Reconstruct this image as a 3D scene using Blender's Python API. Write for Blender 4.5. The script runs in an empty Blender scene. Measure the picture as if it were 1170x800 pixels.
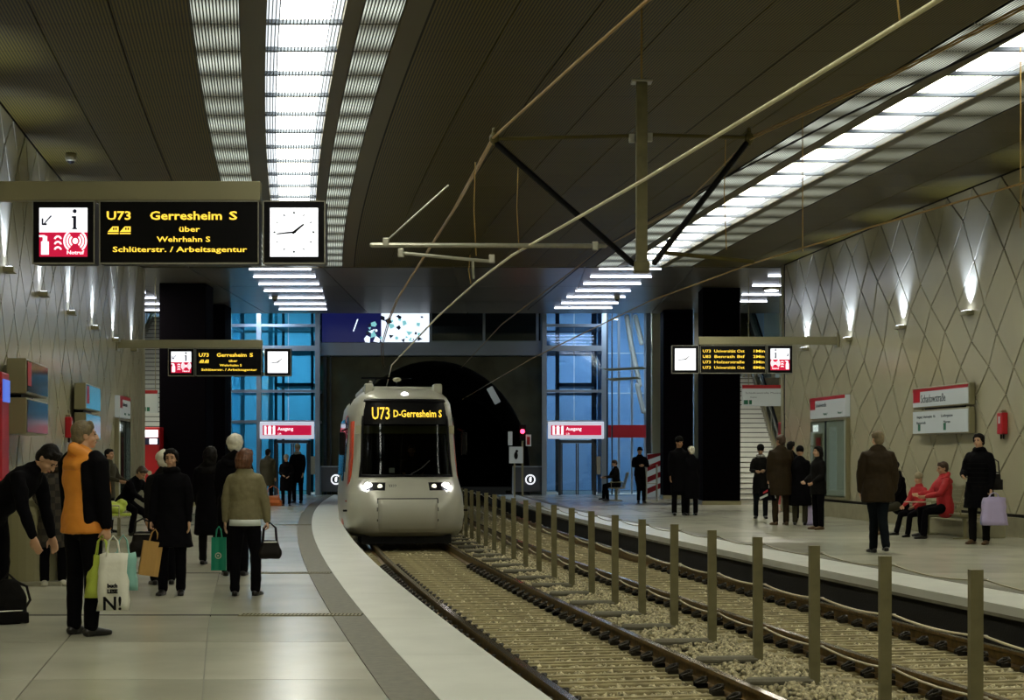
import bpy, bmesh, math, random
import numpy as np
from mathutils import Vector, Matrix, Quaternion
random.seed(7); rng = np.random.default_rng(7)
PI = math.pi
S = bpy.context.scene
COL = S.collection
# ---------------------------------------------------------------- camera
FPX, HOR, EYE = 1800.0, 523.0, 1.45          # focal length in px of a 1170 px frame, horizon row, eye height
cam = bpy.data.cameras.new('camera'); camo = bpy.data.objects.new('camera', cam); COL.objects.link(camo)
cam.sensor_width = 36; cam.lens = 36*FPX/1170; cam.shift_y = (HOR-400)/1170; cam.clip_end = 400
camo.location = (0, 0, EYE); camo.rotation_euler = (PI/2, 0, 0)
S.camera = camo
# ---------------------------------------------------------------- world, exposure
w = bpy.data.worlds.new('world'); S.world = w; w.use_nodes = True
w.node_tree.nodes['Background'].inputs[0].default_value = (.6, .65, .6, 1)
w.node_tree.nodes['Background'].inputs[1].default_value = 0.01
S.view_settings.view_transform = 'Standard'; S.view_settings.look = 'None'
S.view_settings.gamma = 1; S.view_settings.use_curve_mapping = False; S.view_settings.exposure = 0.0
STRIP_E = 16.8          # ceiling light strips
PANEL_E = 0.75         # back-lit louvre panels beside them
TUBE_E = 11.0           # tubes of the end halls
LIFT_W = 2000           # lamps added to brighten the lift halls
UP_W = 330              # wall uplights
# ---------------------------------------------------------------- curve of the station
def mid(Y): return 4.95 - .211*Y + .001209*Y*Y
def slope(Y): return -.211 + .002418*Y
def P(off, Y, z=0.0): return Vector((mid(Y)+off, Y, z))
def px(x, y, Y): return Vector(((x-585)*Y/FPX, Y, EYE+(HOR-y)*Y/FPX))     # photo pixel at depth Y
def ground(x, y, z=0.0):
    Y = (EYE-z)*FPX/(y-HOR); return Vector(((x-585)*Y/FPX, Y, z))
def heading(Y): return math.atan(-slope(Y))       # rotation about z that turns +Y along the track
# ---------------------------------------------------------------- materials
def mat(name, col, rough=.6, metal=0, em=None, es=0, var=0, vscale=8, bump=0, bscale=40, spec=.5, alpha=1, stretch=None):
    m = bpy.data.materials.new(name); m.use_nodes = True
    nt = m.node_tree; b = nt.nodes['Principled BSDF']
    c = (*col, 1)
    b.inputs['Base Color'].default_value = c; b.inputs['Roughness'].default_value = rough
    b.inputs['Metallic'].default_value = metal; b.inputs['Specular IOR Level'].default_value = spec
    if alpha < 1: b.inputs['Alpha'].default_value = alpha
    if em: b.inputs['Emission Color'].default_value = (*em, 1); b.inputs['Emission Strength'].default_value = es
    if var or bump:
        tc = nt.nodes.new('ShaderNodeTexCoord'); src = tc.outputs['Object']
        if stretch:
            mp = nt.nodes.new('ShaderNodeMapping'); mp.inputs['Scale'].default_value = stretch
            nt.links.new(src, mp.inputs[0]); src = mp.outputs[0]
    if var:
        n = nt.nodes.new('ShaderNodeTexNoise'); n.inputs['Scale'].default_value = vscale; n.inputs['Detail'].default_value = 5
        nt.links.new(src, n.inputs['Vector'])
        r = nt.nodes.new('ShaderNodeValToRGB')
        r.color_ramp.elements[0].position = .3; r.color_ramp.elements[1].position = .7
        r.color_ramp.elements[0].color = (*[max(0, v*(1-var)) for v in col], 1)
        r.color_ramp.elements[1].color = (*[min(1, v*(1+var)) for v in col], 1)
        nt.links.new(n.outputs[0], r.inputs[0]); nt.links.new(r.outputs[0], b.inputs['Base Color'])
    if bump:
        n2 = nt.nodes.new('ShaderNodeTexNoise'); n2.inputs['Scale'].default_value = bscale
        nt.links.new(src, n2.inputs['Vector'])
        bp = nt.nodes.new('ShaderNodeBump'); bp.inputs['Strength'].default_value = bump; bp.inputs['Distance'].default_value = .01
        nt.links.new(n2.outputs[0], bp.inputs['Height']); nt.links.new(bp.outputs[0], b.inputs['Normal'])
    return m
def ribmat(name, c0, c1, pitch, rough, metal=0, em=None, es=0, spec=.5):
    """fine ribs running along the track, u = metres across the ceiling"""
    m = mat(name, c0, rough, metal, em, es, spec=spec); nt = m.node_tree; b = nt.nodes['Principled BSDF']
    uv = nt.nodes.new('ShaderNodeUVMap'); sp = nt.nodes.new('ShaderNodeSeparateXYZ'); nt.links.new(uv.outputs[0], sp.inputs[0])
    a = nt.nodes.new('ShaderNodeMath'); a.operation = 'MULTIPLY'; a.inputs[1].default_value = 2*PI/pitch; nt.links.new(sp.outputs[0], a.inputs[0])
    s = nt.nodes.new('ShaderNodeMath'); s.operation = 'SINE'; nt.links.new(a.outputs[0], s.inputs[0])
    mr = nt.nodes.new('ShaderNodeMapRange'); mr.inputs['From Min'].default_value = -.6; mr.inputs['From Max'].default_value = .6
    nt.links.new(s.outputs[0], mr.inputs['Value'])
    mx = nt.nodes.new('ShaderNodeMix'); mx.data_type = 'RGBA'; mx.inputs[6].default_value = (*c0, 1); mx.inputs[7].default_value = (*c1, 1)
    nt.links.new(mr.outputs[0], mx.inputs[0]); nt.links.new(mx.outputs[2], b.inputs['Base Color'])
    if em:
        mm = nt.nodes.new('ShaderNodeMath'); mm.operation = 'MULTIPLY'; mm.inputs[1].default_value = es
        # brighter in the middle of each cell, where the lamp sits behind it
        ph = nt.nodes.new('ShaderNodeMath'); ph.operation = 'MULTIPLY_ADD'; ph.inputs[1].default_value = PI/1.275; ph.inputs[2].default_value = -PI*19.07/1.275
        sn = nt.nodes.new('ShaderNodeMath'); sn.operation = 'SINE'; sq = nt.nodes.new('ShaderNodeMath'); sq.operation = 'POWER'; sq.inputs[1].default_value = 2
        nt.links.new(sp.outputs[1], ph.inputs[0]); nt.links.new(ph.outputs[0], sn.inputs[0]); nt.links.new(sn.outputs[0], sq.inputs[0])
        nz = nt.nodes.new('ShaderNodeTexNoise'); nz.inputs['Scale'].default_value = .55; nt.links.new(uv.outputs[0], nz.inputs['Vector'])
        m3 = nt.nodes.new('ShaderNodeMath'); m3.operation = 'MULTIPLY'; nt.links.new(sq.outputs[0], m3.inputs[0]); nt.links.new(nz.outputs[0], m3.inputs[1])
        m4 = nt.nodes.new('ShaderNodeMath'); m4.operation = 'MULTIPLY_ADD'; m4.inputs[1].default_value = 1.9; m4.inputs[2].default_value = .06; nt.links.new(m3.outputs[0], m4.inputs[0])
        nt.links.new(mr.outputs[0], mm.inputs[0]); m5 = nt.nodes.new('ShaderNodeMath'); m5.operation = 'MULTIPLY'
        nt.links.new(mm.outputs[0], m5.inputs[0]); nt.links.new(m4.outputs[0], m5.inputs[1]); nt.links.new(m5.outputs[0], b.inputs['Emission Strength'])
    return m
def glassmat(name, tint, refl=.15, through=.8, rough=.03):
    m = bpy.data.materials.new(name); m.use_nodes = True; nt = m.node_tree; nt.nodes.clear()
    o = nt.nodes.new('ShaderNodeOutputMaterial'); t = nt.nodes.new('ShaderNodeBsdfTransparent'); g = nt.nodes.new('ShaderNodeBsdfGlossy')
    t.inputs[0].default_value = (*[v*through for v in tint], 1); g.inputs['Roughness'].default_value = rough
    g.inputs[0].default_value = (.9, .95, 1, 1)
    lw = nt.nodes.new('ShaderNodeLayerWeight'); lw.inputs[0].default_value = .5; f = nt.nodes.new('ShaderNodeMath'); f.operation = 'POWER'; f.inputs[1].default_value = 4.0
    nt.links.new(lw.outputs['Facing'], f.inputs[0])
    a = nt.nodes.new('ShaderNodeMath'); a.operation = 'ADD'; a.inputs[1].default_value = refl; a.use_clamp = True
    mx = nt.nodes.new('ShaderNodeMixShader')
    nt.links.new(f.outputs[0], a.inputs[0]); nt.links.new(a.outputs[0], mx.inputs[0])
    nt.links.new(t.outputs[0], mx.inputs[1]); nt.links.new(g.outputs[0], mx.inputs[2]); nt.links.new(mx.outputs[0], o.inputs[0])
    return m
M = dict(
 tile=mat('pale stone', (.39,.385,.30), .22, var=.1, vscale=1.3, bump=.05, bscale=60),
 tile_b=mat('pale stone b', (.43,.425,.335), .24, var=.12, vscale=1.1),
 grout=mat('grout', (.16,.16,.12), .8),
 edge=mat('white edge stone', (.66,.68,.62), .35, var=.06, vscale=2),
 tactile=mat('tactile grey', (.115,.11,.075), .6, var=.2, vscale=14),
 conc=mat('concrete', (.20,.19,.14), .8, var=.25, vscale=3, bump=.3),
 concp=mat('portal concrete', (.12,.11,.06), .8, var=.3, vscale=1.2, bump=.3),
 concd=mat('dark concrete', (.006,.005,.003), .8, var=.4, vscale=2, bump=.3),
 black=mat('black', (.003,.003,.004), .4, spec=.15),
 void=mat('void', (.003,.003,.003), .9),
 pillar=mat('black pillar cladding', (.002,.0015,.0025), .8, spec=.02),
 enamel=mat('enamel wall panel', (.465,.44,.305), .24, var=.05, vscale=.7),
 wallback=mat('dark wall cavity', (.010,.009,.004), .8),
 ceil=ribmat('ribbed ceiling panel', (.012,.010,.0015), (.125,.097,.010), .042, .5, 0, spec=.22),
 ceil_plain=mat('ceiling frame', (.085,.070,.018), .45, 0, spec=.3),
 ceil_dark=mat('ceiling cavity', (.008,.008,.006), .9),
 lit_dim=ribmat('back-lit louvre dim', (.02,.02,.01), (.3,.3,.2), .040, .5, 0, (.86,.90,.70), PANEL_E*.45),
 lit=ribmat('back-lit louvre', (.02,.02,.01), (.5,.5,.45), .040, .5, 0, (.86,.95,.82), PANEL_E),
 signwhite=mat('sign box white', (.7,.7,.7), .4, em=(.80,.84,1), es=.55),
 diff_edge=mat('light diffuser edge', (.8,.8,.8), .5, em=(.86,.93,1.0), es=.95),
 diff=mat('light diffuser', (.8,.8,.8), .5, em=(1.0,.965,.78), es=STRIP_E),
 fin=mat('louvre blade', (.085,.105,.14), .6),
 soffit=mat('smooth soffit metal', (.20,.185,.15), .28, .45, var=.08, vscale=1),
 tube=mat('light tube', (.8,.8,.8), .5, em=(.80,.85,1.0), es=TUBE_E),
 steel=mat('brushed steel', (.42,.41,.34), .35, .8, var=.1, vscale=20),
 alu=mat('painted aluminium', (.33,.31,.19), .35, .5),
 bluesteel=mat('lift frame steel', (.33,.38,.44), .35, .4),
 glass=glassmat('lift glass', (.66,.83,1.0), .05, .93),
 glassb=glassmat('clear glass', (.92,.97,.92), .06, .95),
 glassteal=glassmat('teal lift glass', (.42,.88,.98), .05, .93),
 bluewall=mat('hall back panel', (.34,.46,.56), .5, var=.1, vscale=1),
 darkframe=mat('dark lift frame', (.035,.045,.055), .4),
 rail=mat('rail steel rusty', (.15,.09,.02), .42, .5, var=.5, vscale=15),
 railtop=mat('rail head polished', (.33,.27,.18), .22, .9),
 sleeper=mat('sleeper', (.33,.285,.15), .8, var=.3, vscale=9, bump=.4),
 clip=mat('rail clip', (.022,.018,.01), .6, .4),
 stone=mat('ballast', (.43,.385,.235), .9, var=.75, vscale=26),
 bed=mat('ballast bed', (.035,.03,.018), .95, var=.4, vscale=30),
 post=mat('fence post', (.17,.155,.075), .5, .2, var=.15, vscale=8),
 rope=mat('steel rope', (.62,.57,.38), .4, .2),
 copper=mat('copper wire', (.42,.27,.08), .4, .6),
 pale=mat('contact wire', (.75,.70,.45), .35, .4),
 red=mat('red', (.52,.012,.022), .35),
 redlit=mat('red sign', (.6,.01,.03), .4, em=(.62,.006,.06), es=.72),
 whitelit=mat('white sign', (.8,.8,.8), .4, em=(.93,.95,1), es=1.15),
 dimlit=mat('dim sign face', (.5,.54,.53), .3, em=(.6,.68,.68), es=.12),
 orange_led=mat('amber led', (.2,.12,0), .5, em=(1.0,.66,.06), es=1.3),
 navy=mat('navy print', (.01,.015,.07), .5),
 print=mat('grey print', (.05,.07,.08), .6),
 green=mat('green sign', (.01,.16,.08), .5),
 tram=mat('tram silver', (.50,.50,.43), .28, .15, var=.03, vscale=2),
 tramgap=mat('tram seam', (.02,.02,.02), .6),
 orange=mat('tram door orange red', (.62,.06,.012), .3),
 wind=glassmat('windscreen', (.16,.17,.12), .02, 1.0, .02),
 sideglass=mat('dark side glass', (.010,.011,.012), .08),
 headlamp=mat('head lamp', (.9,.9,.9), .3, em=(.93,.90,1.0), es=22),
 lamp_dim=mat('dim lamp', (.8,.8,.7), .3, em=(.95,.93,.7), es=1.3),
 redlamp=mat('red lamp', (.5,0,0), .3, em=(1,.02,.05), es=14),
 wallstone=mat('beige stone block', (.30,.28,.18), .6, var=.1, vscale=4),
 skin=mat('skin', (.52,.30,.18), .5), skin2=mat('skin tanned', (.40,.21,.11), .5),
 eye=mat('eye', (.02,.015,.01), .2), lips=mat('lips', (.32,.10,.08), .5),
 hair_black=mat('black hair', (.005,.0035,.003), .6, spec=.15, bump=.5, bscale=90), hair_brown=mat('brown hair', (.045,.022,.01), .5, var=.3, vscale=30, bump=.5, bscale=90),
 hair_grey=mat('grey hair', (.15,.115,.06), .6, var=.3, vscale=30, bump=.5, bscale=90), hair_white=mat('white hair', (.72,.68,.56), .7, var=.12, vscale=30, bump=.6, bscale=90),
 hair_red=mat('auburn hair', (.10,.035,.012), .5, var=.3, vscale=30, bump=.5, bscale=90), hair_blond=mat('blond hair', (.30,.20,.09), .6, bump=.5, bscale=90),
 cl_black=mat('black cloth', (.0022,.002,.003), .85, bump=.2, spec=.08), cl_dark=mat('dark cloth', (.006,.0055,.005), .85, bump=.2, spec=.1),
 cl_orange=mat('orange jacket cloth', (.70,.25,.02), .6, bump=.15), cl_grey=mat('olive grey cloth', (.17,.15,.075), .8, var=.1, vscale=20, bump=.2),
 cl_brown=mat('dark brown cloth', (.022,.013,.004), .75, spec=.2, var=.15, vscale=9, bump=.2), cl_olive=mat('dark olive cloth', (.028,.024,.008), .8, bump=.2),
 cl_red=mat('red jacket cloth', (.42,.012,.018), .7, bump=.2), cl_blue=mat('dark blue denim', (.004,.006,.008), .85, spec=.1, bump=.2),
 cl_beige=mat('beige cloth', (.30,.26,.16), .8), cl_white=mat('white cloth', (.6,.65,.6), .8), cl_grey2=mat('grey scarf', (.25,.25,.23), .9, bump=.5),
 leather=mat('dark leather', (.006,.004,.003), .6, spec=.2), tan=mat('tan leather', (.20,.10,.03), .4), orange_bag=mat('orange leather', (.55,.13,.02), .4),
 shoe=mat('black shoe', (.003,.002,.002), .35), shoe_w=mat('pale trainers', (.5,.48,.38), .5), shoe_b=mat('brown shoe', (.09,.05,.02), .45),
 bag_green=mat('emerald bag', (.005,.27,.16), .45), bag_paper=mat('kraft paper bag', (.42,.24,.06), .6), bag_lime=mat('lime plastic bag', (.45,.55,.07), .4, bump=.6, bscale=14),
 bag_white=mat('white plastic bag', (.68,.68,.58), .4, bump=.6, bscale=14), bag_lav=mat('lavender plastic bag', (.46,.40,.64), .35, bump=.7, bscale=12), bag_mint=mat('mint bag', (.20,.42,.36), .45),
)
# wool coat with squares for the woman at the far left
mm = mat('plaid wool', (.03,.025,.018), .85); nt = mm.node_tree
tc = nt.nodes.new('ShaderNodeTexCoord'); ck = nt.nodes.new('ShaderNodeTexChecker'); ck.inputs['Scale'].default_value = 12
ck.inputs[1].default_value = (.045,.035,.022,1); ck.inputs[2].default_value = (.016,.013,.010,1)
nt.links.new(tc.outputs['Object'], ck.inputs[0]); nt.links.new(ck.outputs[0], nt.nodes['Principled BSDF'].inputs[0]); M['cl_plaid'] = mm
# ---------------------------------------------------------------- object helpers
def empty(name, loc=(0,0,0), rz=0, label=None, cat=None, group=None, kind=None):
    o = bpy.data.objects.new(name, None); COL.objects.link(o); o.location = loc; o.rotation_euler = (0,0,rz); o.empty_display_size = .1
    tag(o, label, cat, group, kind); return o
def tag(o, label=None, cat=None, group=None, kind=None):
    for k, v in (('label',label),('category',cat),('group',group),('kind',kind)):
        if v: o[k] = v
    return o
class MB:
    """collects shapes and links them as ONE mesh object"""
    def __init__(s): s.v=[]; s.f=[]; s.uv=None
    def add(s, vs, fs):
        n=len(s.v); s.v += [tuple(v) for v in vs]; s.f += [tuple(i+n for i in f) for f in fs]; return s
    def box(s, x0,x1,y0,y1,z0,z1, m=None):
        vs=[Vector(p) for p in ((x0,y0,z0),(x1,y0,z0),(x1,y1,z0),(x0,y1,z0),(x0,y0,z1),(x1,y0,z1),(x1,y1,z1),(x0,y1,z1))]
        if m is not None: vs=[m@v for v in vs]
        return s.add(vs, [(3,2,1,0),(4,5,6,7),(0,1,5,4),(1,2,6,5),(2,3,7,6),(3,0,4,7)])
    def bbox(s, x0,x1,y0,y1,z0,z1,b=.01):
        """box with bevelled edges"""
        bm=bmesh.new(); bmesh.ops.create_cube(bm,size=1)
        for v in bm.verts: v.co=Vector(((x0+x1)/2+v.co.x*(x1-x0),(y0+y1)/2+v.co.y*(y1-y0),(z0+z1)/2+v.co.z*(z1-z0)))
        bmesh.ops.bevel(bm,geom=bm.edges[:],offset=b,segments=2,affect='EDGES',profile=.5)
        bm.verts.index_update(); s.add([v.co for v in bm.verts],[[v.index for v in f.verts] for f in bm.faces]); bm.free(); return s
    def prism(s, poly, ext):
        """poly: list of 3d points, ext: vector"""
        n=len(poly); e=Vector(ext); vs=[Vector(p) for p in poly]+[Vector(p)+e for p in poly]
        return s.add(vs, [tuple(range(n))[::-1], tuple(range(n,2*n))]+[(i,(i+1)%n,n+(i+1)%n,n+i) for i in range(n)])
    def tube(s, pts, rad, seg=10, side=None, round_ends=True):
        """swept tube; rad: number or list of numbers / (a,b)"""
        pts=[Vector(p) for p in pts]; n=len(pts)
        R=[rad]*n if isinstance(rad,(int,float)) else list(rad)
        R=[(r,r) if isinstance(r,(int,float)) else r for r in R]
        tan=[((pts[min(i+1,n-1)]-pts[max(i-1,0)]).normalized()) for i in range(n)]
        if round_ends:
            m0=min(R[0]); m1=min(R[-1])
            P2=[]; R2=[]; T2=[]
            for k in (85,55,28): a=math.radians(k); P2.append(pts[0]-tan[0]*m0*math.sin(a)); R2.append((R[0][0]*math.cos(a),R[0][1]*math.cos(a))); T2.append(tan[0])
            P2+=pts; R2+=R; T2+=tan
            for k in (28,55,85): a=math.radians(k); P2.append(pts[-1]+tan[-1]*m1*math.sin(a)); R2.append((R[-1][0]*math.cos(a),R[-1][1]*math.cos(a))); T2.append(tan[-1])
            pts,R,tan=P2,R2,T2; n=len(pts)
        vs=[]; prev=None
        for p,r,t in zip(pts,R,tan):
            ref=Vector(side) if side is not None else (prev if prev is not None else (Vector((1,0,0)) if abs(t.x)<.8 else Vector((0,1,0))))
            a=ref-t*ref.dot(t)
            if a.length<1e-4: a=Vector((0,0,1)).cross(t)
            a.normalize(); b=t.cross(a); prev=a
            for k in range(seg):
                q=2*PI*k/seg; vs.append(p+a*r[0]*math.cos(q)+b*r[1]*math.sin(q))
        fs=[(i*seg+k,i*seg+(k+1)%seg,(i+1)*seg+(k+1)%seg,(i+1)*seg+k) for i in range(n-1) for k in range(seg)]
        fs+=[tuple(range(seg))[::-1], tuple(range((n-1)*seg,n*seg))]
        return s.add(vs,fs)
    def ell(s, c, r, rot=None, nu=14, nv=9):
        c=Vector(c); vs=[]; 
        for j in range(1,nv):
            for i in range(nu):
                a=PI*j/nv; b=2*PI*i/nu; vs.append(Vector((r[0]*math.sin(a)*math.cos(b),r[1]*math.sin(a)*math.sin(b),r[2]*math.cos(a))))
        vs+= [Vector((0,0,r[2])),Vector((0,0,-r[2]))]
        if rot is not None: vs=[rot@v for v in vs]
        vs=[c+v for v in vs]; N=(nv-1)*nu
        fs=[(j*nu+i,(j+1)*nu+i,(j+1)*nu+(i+1)%nu,j*nu+(i+1)%nu) for j in range(nv-2) for i in range(nu)]
        fs+=[(N,i,(i+1)%nu) for i in range(nu)]+[(N+1,(nv-2)*nu+(i+1)%nu,(nv-2)*nu+i) for i in range(nu)]
        return s.add(vs,fs)
    def sweep(s, off0,off1,z0,z1,Y0,Y1,step=2.0):
        """box running along the station's curve"""
        n=max(1,int(math.ceil((Y1-Y0)/step))); vs=[]
        for i in range(n+1):
            Y=Y0+(Y1-Y0)*i/n
            vs+=[P(off0,Y,z0),P(off1,Y,z0),P(off1,Y,z1),P(off0,Y,z1)]
        fs=[(i*4+k,(i+1)*4+k,(i+1)*4+(k+1)%4,i*4+(k+1)%4) for i in range(n) for k in range(4)]
        fs+=[(0,1,2,3),(n*4+3,n*4+2,n*4+1,n*4)]
        return s.add(vs,fs)
    def build(s, name, m, parent=None, smooth=False, loc=None, label=None, cat=None, group=None, kind=None, uvs=None):
        me=bpy.data.meshes.new(name); me.from_pydata(s.v,[],s.f)
        for q in (m if isinstance(m,list) else [m]): me.materials.append(q)
        if uvs:
            l=me.uv_layers.new(name='UVMap')
            for lp in me.loops: l.data[lp.index].uv=uvs[lp.vertex_index]
        if smooth: me.polygons.foreach_set('use_smooth',[True]*len(me.polygons))
        bm=bmesh.new(); bm.from_mesh(me); bmesh.ops.recalc_face_normals(bm,faces=bm.faces); bm.to_mesh(me); bm.free()
        return link(name, me, parent, loc, label, cat, group, kind)
def link(name, me, parent=None, loc=None, label=None, cat=None, group=None, kind=None):
    o=bpy.data.objects.new(name,me); COL.objects.link(o)
    if parent is not None: o.parent=parent
    if loc is not None: o.location=loc
    tag(o,label,cat,group,kind); return o
def origin(o, p):
    """move a mesh object's origin to p (parent space)"""
    p=Vector(p); o.data.transform(Matrix.Translation(-p)); o.location=p; return o
def text(body, parent, loc, rot, h, m, name='lettering', bold=0, width=None, align='CENTER', sx=1):
    """flat mesh lettering; h = capital height; width = fit to width"""
    c=bpy.data.curves.new(name,'FONT'); c.body=body; c.size=h/.73; c.align_x=align; c.align_y='BOTTOM_BASELINE' if False else 'CENTER'; c.offset=bold; c.extrude=.0015; c.resolution_u=2
    t=bpy.data.objects.new(name,c); COL.objects.link(t)
    dg=bpy.context.evaluated_depsgraph_get(); me=bpy.data.meshes.new_from_object(t.evaluated_get(dg)); bpy.data.objects.remove(t)
    xs=[v.co.x for v in me.vertices]
    if width and xs: sx=width/(max(xs)-min(xs))
    if sx!=1: me.transform(Matrix.Diagonal((sx,1,1,1)))
    me.materials.clear(); me.materials.append(m)
    o=link(name,me,parent,loc); o.rotation_euler=rot; return o
def light(name, kind, loc, energy, col, size=None, rot=None, spot=None, parent=None, sy=None, blend=.6):
    l=bpy.data.lights.new(name,kind); l.energy=energy; l.color=col
    if kind=='AREA': l.size=size or 1; 
    elif size: l.shadow_soft_size=size
    if kind=='AREA' and sy: l.shape='RECTANGLE'; l.size_y=sy
    if spot: l.spot_size=spot; l.spot_blend=blend
    o=bpy.data.objects.new(name,l); COL.objects.link(o); o.location=loc
    if rot: o.rotation_euler=rot
    if parent is not None: o.parent=parent
    return o
# ================================================================ SETTING
H=6.7; WL=-8.25; WR=9.28; YE=43.3; YS=57.0; YB=62.0; YN=-4.0
ZR=-.30; ZB=-.435
# ---- floor: sub floor and slabs
fl=MB()
fl.sweep(-8.6,-3.2,-.30,-.012,YN,YE+.6); fl.sweep(3.2,9.6,-.30,-.012,YN,YE+.6)
fl.sweep(-2.9,2.9,-.75,-.60,YN,YB+24)
fl.add([(-16,YE,-.30),(mid(YE)-3.2,YE,-.30),(mid(YE)-3.2,YE,-.012),(-16,YE,-.012)]+[(-16,YB+8,-.30),(mid(YB)-3.2,YB+8,-.30),(mid(YB)-3.2,YB+8,-.012),(-16,YB+8,-.012)],[(0,1,2,3),(4,5,6,7),(0,1,5,4),(1,2,6,5),(2,3,7,6),(3,0,4,7)])
fl.add([(mid(YE)+3.2,YE,-.30),(14,YE,-.30),(14,YE,-.012),(mid(YE)+3.2,YE,-.012)]+[(mid(YB)+3.2,YB+8,-.30),(14,YB+8,-.30),(14,YB+8,-.012),(mid(YB)+3.2,YB+8,-.012)],[(0,1,2,3),(4,5,6,7),(0,1,5,4),(1,2,6,5),(2,3,7,6),(3,0,4,7)])
floor=fl.build('floor',M['grout'],kind='structure')
def slab(o0,o1,Y0,Y1,name,m,z=0.0,g=.004,absx=None,parent=floor,th=.03):
    n=2 if Y1-Y0>1.2 else 1; vs=[]
    b=MB()
    def X(o,Y): return mid(Y)+o
    for i in range(n+1):
        Y=Y0+g+(Y1-Y0-2*g)*i/n
        a0=X(o0,Y)+g if absx is None or absx[0] is None else absx[0]+g
        a1=X(o1,Y)-g if absx is None or absx[1] is None else absx[1]-g
        vs+=[(a0,Y,z-th),(a1,Y,z-th),(a1,Y,z),(a0,Y,z)]
    b.add(vs,[(i*4+k,(i+1)*4+k,(i+1)*4+(k+1)%4,i*4+(k+1)%4) for i in range(n) for k in range(4)]+[(0,1,2,3),(n*4+3,n*4+2,n*4+1,n*4)])
    return b.build(name,m,parent)
# white edge stones, tactile strip, slabs
Y=YN
while Y<YB-.1:
    Y1=min(Y+2.6,YB)
    slab(-3.50,-2.82,Y,Y1,'edge_stone',M['edge'],th=.09); slab(2.85,3.66,Y,Y1,'edge_stone',M['edge'],th=.09); Y=Y1
Y=YN
while Y<YB-.1:
    Y1=min(Y+3.9,YB)
    slab(-3.80,-3.50,Y,Y1,'tactile_strip',M['tactile'],g=.001,z=.002); slab(3.66,3.86,Y,Y1,'tactile_strip',M['tactile'],g=.001,z=.002); Y=Y1
drains=(14.5,19.78,33.9)
Y=4.0; k=0
ys=[-4,0,4,6.1,8.2,10.3,12.4,14.42]
while ys[-1]<YE-1: ys.append(ys[-1]+ (1.8 if ys[-1]<40 else 1.9))
ys[-1]=YE
for a,b in zip(ys,ys[1:]):
    for j in range(4): slab(-3.80-(j+1)*1.12+.03*(j==3),-3.80-j*1.12,a,b,'floor_slab',random.choice([M['tile'],M['tile_b']]))
    for j in range(4): slab(3.86+j*1.36,3.86+(j+1)*1.36,a,b,'floor_slab',random.choice([M['tile'],M['tile_b']]))
ys=[YE+2.7*i for i in range(9)]
for a,b in zip(ys,ys[1:]):
    xs=[-16,-14.2,-12.4,-10.6,-8.9]
    for x0,x1 in zip(xs,xs[1:]): slab(0,0,a,b,'floor_slab',random.choice([M['tile'],M['tile_b']]),absx=(x0,x1))
    if b<YB+1: slab(0,-3.80,a,b,'floor_slab',M['tile'],absx=(-8.9,None))
    xs=[3.4,5.2,7.0,8.8,10.6,12.4]
    for x0,x1 in zip(xs,xs[1:]): slab(0,0,a,b,'floor_slab',random.choice([M['tile'],M['tile_b']]),absx=(x0,x1))
    if b<YB+1: slab(3.86,0,a,b,'floor_slab',M['tile'],absx=(None,3.4))
# drains: dark slot across the left platform and a grating next to the edge
for Yd in drains:
    t=empty('floor_drain',P(-6,Yd,0),0,{14.5:'long dark slot drain with metal grating crossing the near left platform',19.78:'slot drain behind the woman in the grey jacket on the left platform',33.9:'faint slot drain across the left platform in the middle distance'}[Yd],'drain')
    b=MB(); x0=mid(Yd)-8.1-t.location.x; x1=mid(Yd)-4.65-t.location.x
    b.box(x0,x1,-.03,.03,-.01,.004); b.build('slot',M['wallback'],t)
    g=MB(); x0=x1; x1=mid(Yd)-3.52-t.location.x
    g.box(x0,x1,-.10,-.085,-.01,.008).box(x0,x1,.085,.10,-.01,.008); n=int((x1-x0)/.035)
    g.build('grating_frame',M['post'],t)
    g=MB()
    for i in range(n): xx=x0+i*(x1-x0)/n; g.box(xx,xx+.018,-.085,.085,-.008,.007)
    g.build('grating_bars',M['post'],t,kind='stuff')
    MB().box(x0,x1,-.086,.086,-.012,.0025).build('grating_pit',M['ceil_dark'],t)
# platform faces below the edge stones
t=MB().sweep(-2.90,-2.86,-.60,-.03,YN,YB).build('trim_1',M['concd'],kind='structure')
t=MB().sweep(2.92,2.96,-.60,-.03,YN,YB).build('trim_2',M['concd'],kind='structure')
b=MB().sweep(2.853,2.90,-.125,-.091,YN,YB).build('trim_3',M['conc'],kind='structure')
XL,XR=px(365,0,YB).x,px(619,0,YB).x
# ---- walls with the rhombus cladding
def clip_poly(poly,z0,z1,s0,s1):
    for ax,lim,sg in ((1,z0,1),(1,z1,-1),(0,s0,1),(0,s1,-1)):
        out=[]
        for i in range(len(poly)):
            a=poly[i]; b=poly[(i+1)%len(poly)]; da=(a[ax]-lim)*sg; db=(b[ax]-lim)*sg
            if da>=0: out.append(a)
            if (da>=0)!=(db>=0):
                t=da/(da-db); out.append((a[0]+(b[0]-a[0])*t,a[1]+(b[1]-a[1])*t))
        poly=out
        if len(poly)<3: return None
    return poly
def lattice(i,j,side):
    s=i*1.22+(.61 if j%2 else 0); z=H-.02-j*.70
    wz=.15*math.sin(s*.83+j*1.1+side)+.08*math.sin(s*1.9-j*.7); ws=.15*math.sin(j*1.35+s*.45+side*2)+.05*math.sin(s*2.3+j)
    if j==0: wz=0; ws=0
    return (s+ws,z+wz)
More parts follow.
